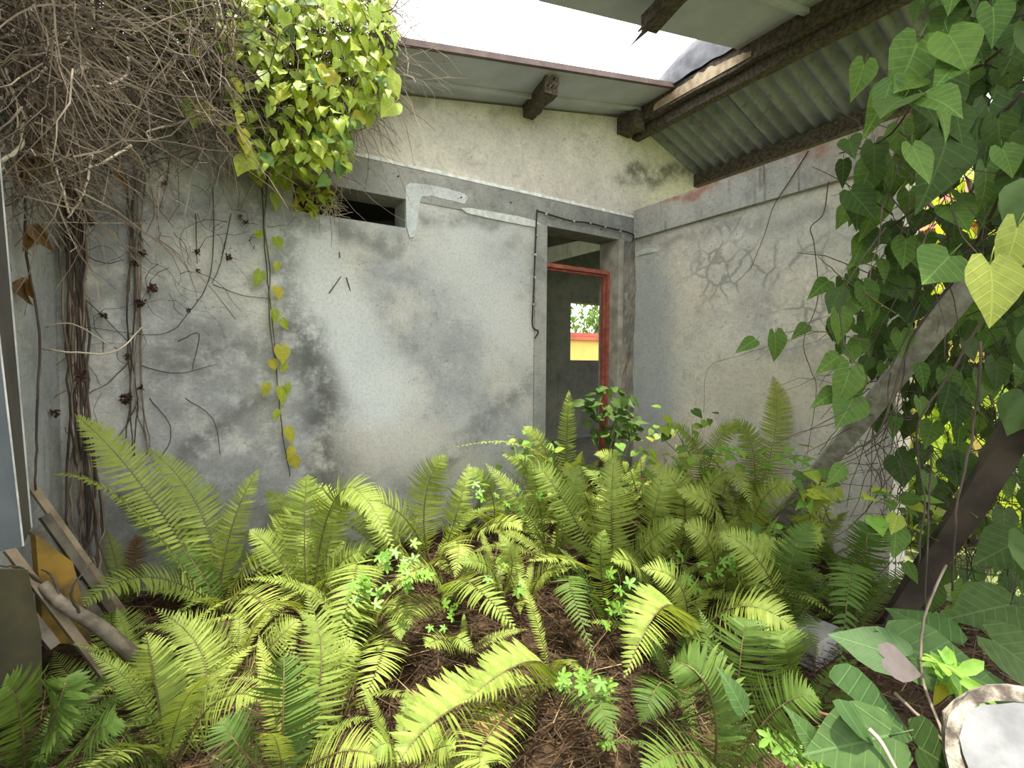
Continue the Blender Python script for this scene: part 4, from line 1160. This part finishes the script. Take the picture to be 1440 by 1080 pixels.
# leaves set out one by one
for x, y, d, s, tip, m_, kd in ((1392, 372, 1.05, 78, (-0.2, -.2, -1), m_olive, 'heart0'), (1335, 360, 1.2, 80, (-1.0, 0, -.55), m_vinem, 'heart2'), (1062, 478, 1.9, 34, (-1, 0, -.35), m_vinem, 'long'), (1090, 470, 1.9, 34, (.1, -.1, -1), m_vinem, 'heart1'),
        (1135, 457, 1.9, 30, (-1, 0, -.5), m_vinem, 'long'), (1165, 395, 1.85, 40, (-1, 0, -.5), m_vinem, 'long'), (1195, 380, 1.8, 34, (.5, 0, -.7), m_vinem, 'heart1'), (1200, 410, 1.8, 50, (-.8, 0, -.9), m_vinem, 'heart1'),
        (1240, 330, 1.75, 42, (-1, 0, -.2), m_vinem, 'heart0'), (1225, 355, 1.75, 46, (-1, 0, -.35), m_vinem, 'long'), (1190, 293, 1.9, 28, (-.6, 0, -.9), m_vinem, 'heart1'), (1200, 285, 1.9, 28, (.1, 0, -1), m_vinem, 'heart1'),
        (1240, 275, 1.7, 62, (-.7, 0, -1), m_vinem, 'long'), (1225, 230, 1.7, 50, (-.5, 0, -1), m_vinem, 'heart1'), (1255, 225, 1.7, 54, (.3, 0, -1), m_vinem, 'heart1'), (1180, 500, 1.8, 44, (-1, 0, -.4), m_vinem, 'long'), (1175, 550, 1.8, 44, (-1, 0, -.3), m_vinem, 'long'),
        (1195, 520, 1.75, 50, (-.5, 0, -1), m_vinem, 'heart1'), (1200, 560, 1.75, 46, (-.6, 0, -.6), m_vinem, 'heart0'), (1215, 90, 1.6, 44, (-.4, 0, -1), m_vinem, 'heart1'), (1255, 120, 1.5, 76, (-.8, 0, -1), m_vinem, 'long'), (1320, 110, 1.4, 84, (-.2, 0, -1), m_vined, 'heart1'),
        (1330, 200, 1.4, 88, (-.5, 0, -1), m_vined, 'heart1'), (1390, 150, 1.4, 84, (.3, 0, -1), m_vined, 'heart0'), (1290, 60, 1.4, 80, (-.6, 0, -1), m_vinem, 'heart1'), (1185, 655, 1.8, 36, (-.8, 0, -.5), m_vinem, 'long'), (1430, 320, 1.1, 70, (-.3, 0, -1), m_olive, 'heart1')):
    leaf(RV, at(x, y, d), s * 1.15 * d / F_PX, tip, Vector((-.5, -.75, .55)), m_, kd)
for pts, r in (([(1300, 90, 1.5), (1290, 130, 1.5), (1245, 195, 1.6), (1180, 215, 1.8)], .004), ([(1440, 130, 1.3), (1350, 215, 1.5), (1300, 280, 1.6), (1240, 330, 1.8)], .006), ([(1440, 40, 1.3), (1380, 90, 1.4), (1300, 110, 1.5)], .005),
               ([(1260, 440, 1.7), (1190, 395, 1.8), (1150, 360, 1.9)], .0025), ([(1220, 480, 1.75), (1150, 466, 1.85), (1100, 468, 1.9)], .0022), ([(1420, 250, 1.4), (1350, 380, 1.6), (1280, 480, 1.7), (1240, 600, 1.75), (1190, 640, 1.8)], .005),
               ([(1400, 420, 1.5), (1340, 520, 1.6), (1290, 600, 1.7), (1300, 700, 1.7), (1290, 800, 1.7)], .004), ([(1380, 480, 1.5), (1370, 600, 1.5), (1345, 720, 1.5), (1340, 830, 1.5)], .004), ([(1310, 640, 1.7), (1306, 720, 1.7), (1300, 860, 1.65)], .0035),
               ([(1250, 255, 1.9), (1225, 300, 1.9), (1195, 360, 1.95)], .002), ([(1150, 466, 2.0), (1040, 500, 2.4), (995, 520, 2.6), (990, 580, 2.7)], .0014), ([(1205, 560, 1.8), (1180, 600, 1.8), (1150, 640, 1.9)], .002)):
    stem(RV, pts, r, r * .7, m_twigd if r > .003 else m_green, wob=0.003, rng=rng)
def wh_r(r):
    x, y = sample(r, [(1230, 480), (1480, 380), (1480, 800), (1300, 800), (1210, 640)])
    return at(x, y, r.uniform(1.9, 2.4))
o = obj('twig_tangle', twigs(420, 61, wh_r, (0.15, 0.6), 0.0022, Vector((0.1, 0, -.5)), 0.35), m_twigd, RV); o['kind'] = 'stuff'
def wh_r2(r):
    x, y = sample(r, [(1220, 180), (1480, -40), (1480, 400), (1260, 440)])
    return at(x, y, r.uniform(1.5, 2.0))
o = obj('upper_twigs', twigs(150, 62, wh_r2, (0.2, 0.6), 0.0022, Vector((-.2, 0, -.3)), 0.35), m_twigd, RV); o['kind'] = 'stuff'
# thin dead vines hanging down the right wall
for pts, lb in (([(1137, 212), (1110, 255), (1088, 290), (1075, 330), (1055, 380)], 'thin dark dead vine hanging from the beam over the cracked beige wall'),
                ([(1165, 255), (1158, 300), (1140, 320), (1145, 345), (1150, 420), (1130, 480), (1140, 520), (1148, 550), (1135, 640)], 'hair thin winding root down the beige wall behind the vine')):
    P = [onX(x, y, XR - 0.045) for x, y in pts]
    setp(obj('dead_vine', tube(smoothpath(P, 6), 0.004, 0.002, 4), m_twigd), lb, 'vine')

# ------------------------------------------------------------------ left side: hung panel, boards, branch
m_panel = plain('blue_grey_panel', (0.085, 0.095, 0.105), (0.055, 0.065, 0.072), 4, 0.55)
m_pdark = plain('dark_panel_edge', (0.05, 0.043, 0.035), (0.03, 0.027, 0.022), 6, 0.7)
m_white = plain('pale_edge_strip', (0.36, 0.36, 0.34), (0.22, 0.22, 0.21), 14, 0.7)
dP = 1.1
tr, br = at(-12, 100, dP + .1), at(44, 742, dP + .1)          # far edge
tm, bm_ = at(-45, 100, dP), at(32, 768, dP)                   # corner edge
tl, bl = at(-125, 100, dP - .1), at(-110, 800, dP - .1)
pn = thing('hung_panel', tuple(bm_), 'dark blue grey door panel with pale edges hanging at the left edge', 'panel')
back = Vector((-0.03, 0.12, 0))
def prism4(a, b, c, d, off):
    v = [a, b, c, d, a + off, b + off, c + off, d + off]
    return v, [(0, 1, 2, 3), (7, 6, 5, 4), (0, 4, 5, 1), (1, 5, 6, 2), (2, 6, 7, 3), (3, 7, 4, 0)]
obj('face', prism4(tl, bl, bm_, tm, Vector((-0.04, 0.04, 0))), m_panel, pn)
obj('side', prism4(tm, bm_, br, tr, Vector((-0.05, 0.02, 0))), m_pdark, pn)
obj('edge_strip', beam(tm, bm_, 0.0035, 0.005), m_white, pn)
obj('edge_strip', beam(tr, br, 0.0035, 0.005), m_white, pn)

m_slat = plain('pale_slat', (0.30, 0.24, 0.16), (0.17, 0.13, 0.085), 14, 0.85, 0, 0.3)
m_slatg = plain('grey_slat', (0.14, 0.12, 0.09), (0.07, 0.06, 0.045), 14, 0.85, 0, 0.3)
for (x0, y0, d0), (x1, y1, d1), w_, h_, m_, lb in (
    ((45, 684, 1.85), (172, 862, 1.95), .026, .02, m_slat, 'pale wooden batten leaning nearest the left wall corner'),
    ((62, 725, 1.8), (158, 860, 1.88), .03, .025, m_slatg, 'grey grooved batten beside the pale leaning slat'),
    ((48, 745, 1.72), (140, 870, 1.8), .03, .02, m_slatg, 'narrow grey batten leaning behind the ochre board'),
    ((12, 772, 1.52), (155, 960, 1.6), .024, .02, m_slat, 'pale wooden batten leaning across the ochre board'),
    ((-5, 808, 1.4), (72, 905, 1.45), .026, .03, m_slatg, 'grey metal edged batten below the hung panel')):
    A, B = at(x0, y0, d0), at(x1, y1, d1)
    s_ = thing('fallen_batten', tuple(B), lb, 'batten', 'battens fallen by the left wall')
    obj('wood', beam(A, B, w_, h_, up=Vector((.5, -.8, .3))), m_, s_)
    obj('end_cap', beam(B, B + (B - A).normalized() * 0.012, w_ * 0.96, h_ * 0.96, up=Vector((.5, -.8, .3))), m_slatg, s_)
def flat(q):
    n_ = (q[1] - q[0]).cross(q[2] - q[0]).normalized()
    return [p - n_ * n_.dot(p - q[0]) for p in q]
m_och = plain('ochre_paint', (0.25, 0.15, 0.022), (0.07, 0.05, 0.018), 9, 0.8)
q = [at(50, 752, 1.64), at(62, 905, 1.58), at(130, 905, 1.64), at(105, 790, 1.7), ]
q = flat(q)
setp(obj('ochre_board', prism4(q[0], q[1], q[2], q[3], Vector((-0.02, 0.03, 0))), m_och), 'ochre yellow painted board behind the leaning slats', 'board')
q = [at(-30, 800, 1.3), at(-30, 1010, 1.25), at(60, 980, 1.4), at(70, 890, 1.42), at(12, 805, 1.42)]
q = flat(q)
v = q + [p + Vector((-0.02, 0.02, 0)) for p in q]
setp(obj('dull_board', (v, [(0, 1, 2, 3, 4), (9, 8, 7, 6, 5)] + [(i, i + 5, (i + 1) % 5 + 5, (i + 1) % 5) for i in range(5)]), plain('shaded_ochre', (0.06, 0.05, 0.02), (0.03, 0.028, 0.016), 5)), 'dull ochre board in shadow at the left edge under the panel', 'board')  # ochre darkened: the shadow here is put into its colour
br_ = thing('fallen_branch', tuple(at(180, 905, 1.6)), 'thick grey fallen branch lying across the slats', 'branch')
obj('wood', tube(smoothpath([at(60, 822, 1.55), at(85, 848, 1.55), at(115, 866, 1.56), at(148, 888, 1.6), at(190, 925, 1.65)], 6), 0.017, 0.024, 8), plain('branch_bark', (0.19, 0.16, 0.12), (0.09, 0.075, 0.055), 25), br_, True)
for pts in ([(60, 822, 1.55), (30, 800, 1.5), (0, 795, 1.45)], [(85, 848, 1.55), (75, 815, 1.56), (60, 800, 1.6)], [(115, 866, 1.56), (100, 830, 1.5), (130, 790, 1.6)]):
    stem(br_, pts, .005, .002, m_twigd, name='twig', wob=.003, rng=rng)

# ------------------------------------------------------------------ foreground plants
m_big = leafmat('big_leaf', (0.07, 0.125, 0.035), (0.05, 0.10, 0.03), 0.2, 0.5, (1.1, 1.2, .6), spec=0.12, veins=0.4)
m_greyl = leafmat('grey_dead_leaf', (0.11, 0.09, 0.085), (0.13, 0.105, 0.095), 0.1, 0.8, (1, .9, .8))
AR = thing('arrowleaf_plant', tuple(onG(1290, 1150)), 'broad leaved plant with large arrow shaped leaves at the bottom right', 'plant')
def bigleaf(par, x, y, d, px, tip2d, mat, kind, nrm=(-.35, -.75, .9)):
    e = at(x + tip2d[0], y + tip2d[1], d + tip2d[2])
    p = at(x, y, d)
    return leaf(par, p, px * d / F_PX, e - p, Vector(nrm), mat, kind)
bigleaf(AR, 1200, 985, 1.05, 130, (100, 55, 0.02), m_big, 'arrow')
bigleaf(AR, 1270, 925, 1.2, 90, (-60, -20, 0.05), m_big, 'heart2')
bigleaf(AR, 1260, 905, 1.25, 120, (70, 30, -.05), m_big, 'heart2')
bigleaf(AR, 1330, 900, 1.3, 85, (-60, -40, .1), m_big, 'heart0')
bigleaf(AR, 1250, 1035, 1.0, 120, (-90, 20, .02), m_big, 'heart2')
bigleaf(AR, 1290, 1050, 0.98, 120, (80, 50, .02), m_vined, 'heart2')
bigleaf(AR, 1395, 900, 1.3, 95, (60, 40, -.05), m_vined, 'heart0')
bigleaf(AR, 1420, 850, 1.45, 90, (-90, 20, .0), m_vined, 'heart2')
bigleaf(AR, 1350, 960, 1.2, 110, (60, 40, -.05), m_vined, 'heart2')
bigleaf(AR, 1150, 1060, 1.05, 70, (-30, -60, .0), m_big, 'long')
bigleaf(AR, 1045, 1000, 1.1, 62, (-25, -60, .0), m_big, 'long')
bigleaf(AR, 1435, 760, 1.6, 70, (-60, 30, 0), m_vined, 'heart0')
bigleaf(AR, 1320, 965, 1.12, 36, (2, 40, 0), m_viney, 'heart1')
o = bigleaf(AR, 1243, 925, 1.1, 62, (50, 22, 0.0), m_greyl, 'heart2'); o['label'] = 'grey brown dead leaf'
for pts, r in (([(1330, 795, 1.4), (1300, 870, 1.25), (1297, 950, 1.15), (1325, 1030, 1.05), (1340, 1090, 1.0)], .0035), ([(1258, 975, 1.1), (1300, 1015, 1.05), (1335, 1055, 1.0), (1345, 1090, .98)], .004)):
    stem(AR, pts, r, r * .8, m_twig, wob=.001, rng=rng)
for i, (pts, lb) in enumerate((([(1340, 1003, .95), (1338, 1025, .95), (1350, 1060, .93), (1355, 1090, .92)], 'short pale dry stalk standing near the white bark log'), ([(1222, 1025, 1.0), (1240, 1045, .98), (1262, 1085, .95)], 'pale knobbly dry stalk below the arrow shaped leaf'),
        ([(1138, 998, 1.1), (1160, 1005, 1.1), (1195, 1012, 1.1)], 'reddish dry twig lying left of the arrow shaped leaf'))):
    P = [at(*q_) for q_ in pts]
    setp(obj('dry_stalk', tube(smoothpath(P, 5), .0045, .0035, 6), m_pale if i < 2 else plain('reddish_twig', (.2, .1, .07)), smooth=True), lb, 'stalk')
# creepers with lobed leaves
def creeper(label, spots, depth, s0, s1, seed, mat=None):
    r = random.Random(seed)
    c0 = at(spots[0][0], spots[0][1], depth)
    cr = thing('lobed_creeper', tuple(c0), label, 'creeper')
    pts = []
    for x, y in spots:
        for k in range(r.randint(2, 4)):
            d = depth + r.uniform(-.06, .06)
            p = at(x + r.uniform(-16, 16), y + r.uniform(-14, 14), d)
            leaf(cr, p, r.uniform(s0, s1), Vector((r.uniform(-1, 1), r.uniform(-1, .3), r.uniform(-.6, .5))), Vector((-.3 + r.uniform(-.3, .3), -.7, .9)), mat or m_palm, 'palm')
        pts.append(at(x, y, depth))
    if len(pts) > 1: obj('stem', tube(smoothpath(pts, 5), .0018, .0014, 4), m_green, cr)
    return cr
creeper('light green lobed creeper over the fern left of centre', [(530, 800), (548, 790), (570, 785), (590, 800), (520, 815), (560, 812), (590, 775)], 1.75, .025, .038, 1)
creeper('small lobed creeper on the litter below the centre', [(500, 830), (515, 842), (488, 848)], 1.7, .025, .035, 2)
creeper('lobed creeper climbing the bare dark fern stalk', [(868, 800), (872, 822), (862, 845), (866, 870), (880, 860)], 1.8, .028, .04, 3)
creeper('lobed creeper trailing beside the near light fern', [(790, 955), (815, 960), (850, 970), (845, 985), (855, 1030), (800, 950), (845, 1000)], 1.35, .022, .032, 4)
creeper('bright lobed creeper with large leaves beside the white bark log', [(1345, 945), (1325, 940), (1350, 960)], 1.12, .05, .075, 5)
creeper('lobed creeper in the bottom right corner of the fern bed', [(1160, 1060), (1110, 1050), (1090, 1040), (1140, 1075), (1170, 1040)], 1.12, .03, .045, 6)
creeper('lobed creeper among the ferns right of the middle', [(960, 790), (1000, 800), (980, 820), (940, 810), (1030, 790)], 2.0, .03, .042, 7)
creeper('lobed creeper covering ferns before the beige wall', [(1040, 640), (1080, 650), (1120, 640), (1150, 650), (1100, 660), (1010, 630)], 2.6, .04, .055, 8)
creeper('small lobed creeper at the foot of the wall, centre', [(690, 690), (720, 700), (660, 690), (750, 690)], 2.4, .03, .04, 9)
creeper('lobed creeper between the central ferns near the litter edge', [(700, 800), (640, 850), (620, 870), (735, 830)], 1.85, .022, .032, 10)
# shrub in the doorway
SH = thing('doorway_shrub', tuple(onY(855, 640, YB - 0.18)), 'leafy green shrub growing at the foot of the doorway', 'shrub')
for k in range(75):
    x, y = sample(rng, [(812, 580), (830, 545), (855, 538), (885, 555), (905, 590), (890, 620), (830, 620)])
    leaf(SH, at(x, y, rng.uniform(3.4, 3.65)), rng.uniform(.06, .11), Vector((rng.uniform(-1, 1), rng.uniform(-1, .3), rng.uniform(-.8, .2))), Vector((-.3 + rng.uniform(-.4, .4), -.6, 1)), m_vinem, rng.choice(('heart2', 'long')))
for k in range(7):
    b_ = onY(850 + rng.uniform(-8, 8), 660, YB - .18)
    obj('stem', tube([b_, b_.lerp(at(rng.uniform(825, 890), rng.uniform(550, 590), 3.5), .6) + rvec(rng, .02), at(rng.uniform(825, 890), rng.uniform(550, 580), 3.5)], .005, .002, 4), m_green, SH)
# filler seedlings between ferns right of centre
for i, (x, y, d, lb) in enumerate(((1010, 660, 2.9, 'leafy seedling patch below the very tall fern frond'), (905, 650, 3.0, 'leafy seedling patch beside the doorway shrub'), (1150, 690, 2.2, 'leafy seedling patch where the pale post meets the ferns'), (745, 640, 3.1, 'leafy seedling patch left of the doorway'),
        (1090, 760, 2.2, 'leafy seedling patch in the shaded right side of the bed'), (960, 600, 3.2, 'leafy seedling patch at the base of the beige wall'), (1260, 720, 1.9, 'leafy seedling patch between the two leaning posts'))):
    sp_ = thing('seedling_patch', tuple(at(x, y + 30, d)), lb, 'plant')
    for k in range(26):
        leaf(sp_, at(x + rng.gauss(0, 28), y + rng.gauss(0, 16), d + rng.uniform(-.15, .15)), rng.uniform(.05, .08), Vector((rng.uniform(-1, 1), rng.uniform(-1, .3), rng.uniform(-.6, .3))), Vector((-.3 + rng.uniform(-.4, .4), -.6, 1)), rng.choice((m_vinem, m_vine, m_palm)), rng.choice(('heart2', 'long', 'heart0')))
    for k in range(5):
        b_ = at(x + rng.gauss(0, 12), y + 45, d)
        obj('stem', tube([b_, at(x + rng.gauss(0, 24), y - 5, d)], .003, .0015, 4), m_green, sp_)
# white bark log
lg = thing('cut_log', tuple(at(1460, 1060, .8)), 'cut log end with pale peeling bark in the bottom right corner', 'log')
c0, c1 = at(1462, 1085, .78), at(1560, 1085, .95)
n_ = 26
V, Fc = [], []
nrm = (CAM - c0).normalized(); sx = nrm.cross(Vector((0, 0, 1))).normalized(); sy = sx.cross(nrm)
for ring, (off, k) in enumerate(((0.0, 0.0), (0.0, .78), (0.0, .8), (-.004, 1.0), (-.05, 1.06), (-.25, 1.1))):
    for i in range(n_):
        a_ = 2 * math.pi * i / n_
        r_ = .118 * k * (1 + .07 * mnoise.noise(Vector((math.cos(a_) * 2.2, math.sin(a_) * 2.2, ring * .5))))
        V.append(c0 + sx * (r_ * math.cos(a_)) + sy * (r_ * math.sin(a_)) + nrm * off)
def rings(a_, b_): return [((a_ * n_ + i), (a_ * n_ + (i + 1) % n_), (b_ * n_ + (i + 1) % n_), (b_ * n_ + i)) for i in range(n_)]
obj('bark', (V, rings(2, 3) + rings(3, 4) + rings(4, 5)), plain('flaky_bark', (.42, .37, .29), (.07, .055, .045), 30, .95, 0, 1.0), lg)
V2 = [p + nrm * .006 for p in V[:3 * n_]]
for i in range(n_):
    k = 1 + .10 * mnoise.noise(Vector((i * 1.7, 3, 1)))
    V2[n_ + i] = c0 + (V2[n_ + i] - c0) * k; V2[2 * n_ + i] = V2[n_ + i] - nrm * .012
obj('cut_face', (V2, rings(0, 1) + rings(1, 2)), plain('chalky_wood', (.26, .26, .26), (.16, .16, .16), 14, .9), lg)
# concrete block half hidden among the ferns
p = at(1140, 900, 1.95)
cbk = thing('concrete_block', tuple(p), 'grey concrete block half hidden behind the shaded ferns', 'block')
obj('body', box(p.x - .1, p.x + .1, p.y - .07, p.y + .07, G(p.x, p.y) - .01, p.z + .05), m_beam, cbk)
obj('chipped_corner', box(p.x - .104, p.x - .05, p.y - .074, p.y - .03, p.z, p.z + .054), m_rough, cbk)
p = at(700, 992, 1.48)
setp(obj('brick_fragment', beam(Vector((p.x - .05, p.y, G(p.x, p.y) + .03)), Vector((p.x + .05, p.y + .02, G(p.x, p.y) + .04)), .06, .05, rough=.008, seg=4, rng=rng), plain('salmon_brick', (.55, .26, .17), (.35, .16, .1), 18)), 'broken salmon brick lying on the litter at the bottom centre', 'brick')

# ------------------------------------------------------------------ outside: garden wall, trees, neighbour house
m_yel = plain('yellow_house_paint', (0.72, 0.52, 0.16), (0.62, 0.44, 0.14), 2, .8)
m_rtile = plain('red_coping', (0.48, 0.12, 0.08), (0.34, 0.09, 0.06), 4, .7)
gw = thing('garden_wall', tuple(onY(835, 520, 11)), 'yellow garden wall with red coping seen through the doorway window', 'wall')
p0_ = onY(760, 476, 11); p1_ = onY(900, 476, 11)
obj('body', box(p0_.x, p1_.x, 11, 11.25, 0.1, p0_.z), m_yel, gw)
obj('coping', join(box(p0_.x - .05, p1_.x + .05, 10.9, 11.35, p0_.z, p0_.z + .1), beam((p0_.x, 11.1, p0_.z + .16), (p1_.x, 11.1, p0_.z + .16), .3, .1)), m_rtile, gw)
def tree(label, base, h, r, n, seed, mat, trunk=.08):
    rr = random.Random(seed)
    t_ = thing('garden_tree', tuple(base), label, 'tree', 'trees outside the ruin')
    top = Vector(base) + Vector((0, 0, h))
    obj('trunk', tube(smoothpath([Vector(base) - Vector((0, 0, .1)), Vector(base) + Vector((.1 * r, 0, h * .5)), top - Vector((0, 0, r * .3))], 5), trunk, trunk * .4, 7), m_twigd, t_)
    it = []
    cl = [(top + Vector((rr.uniform(-1, 1) * r, rr.uniform(-1, 1) * r, rr.uniform(-1.1, .7) * r)), rr.uniform(.3, .5) * r) for _ in range(16)]
    for k in range(n):
        c_, q_ = rr.choice(cl)
        it.append((c_ + rvec(rr).normalized() * q_ * rr.uniform(.5, 1.1), rr.uniform(.13, .25), Vector((rr.uniform(-1, 1), rr.uniform(-1, 1), -.6)), rvec(rr) + Vector((0, 0, 1)), 'long'))
    o = obj('crown', leafstuff(it), mat, t_, True); o['kind'] = 'stuff'
    for c_, q_ in cl[:7]:
        obj('branch', tube([top - Vector((0, 0, r * .6)), top.lerp(c_, .5) + rvec(rr, .1), c_], trunk * .4, trunk * .12, 5), m_twigd, t_)
tree('loose leafy tree above the yellow garden wall, through the doorway', Vector((onY(838, 500, 14).x, 14, 0.12)), 3.6, 1.7, 2200, 5, m_vinem)
tree('leafy tree behind the vine curtain, upper right', (6.6, 1.6, 0.1), 3.0, 1.5, 900, 6, m_vine)
tree('bushy tree behind the vine curtain, right edge', (6.2, 0.2, 0.1), 1.3, 1.1, 800, 7, m_vine)
tree('low sunlit bush beyond the end of the beige wall', (5.0, 1.3, 0.1), 0.7, .6, 500, 8, m_vine, .04)
nh = thing('neighbour_house', (10.5, 2.2, 0.1), 'yellow house with red roof glimpsed through the right vine', 'house')
obj('wall', box(9.8, 13, 0.9, 3.6, 0.1, 3.6), m_yel, nh)
obj('roof', ([Vector(p) for p in [(9.4, .5, 3.6), (13.4, .5, 3.6), (13.4, 4.0, 3.6), (9.4, 4.0, 3.6), (10.4, 2.2, 4.9), (12.4, 2.2, 4.9)]], [(0, 1, 5, 4), (1, 2, 5), (2, 3, 4, 5), (3, 0, 4), (3, 2, 1, 0)]), m_rtile, nh)
obj('window', box(9.77, 9.8, 1.8, 2.5, 1.3, 2.4), plain('dark_glass', (.05, .06, .07), rough=.2, bump=0), nh)
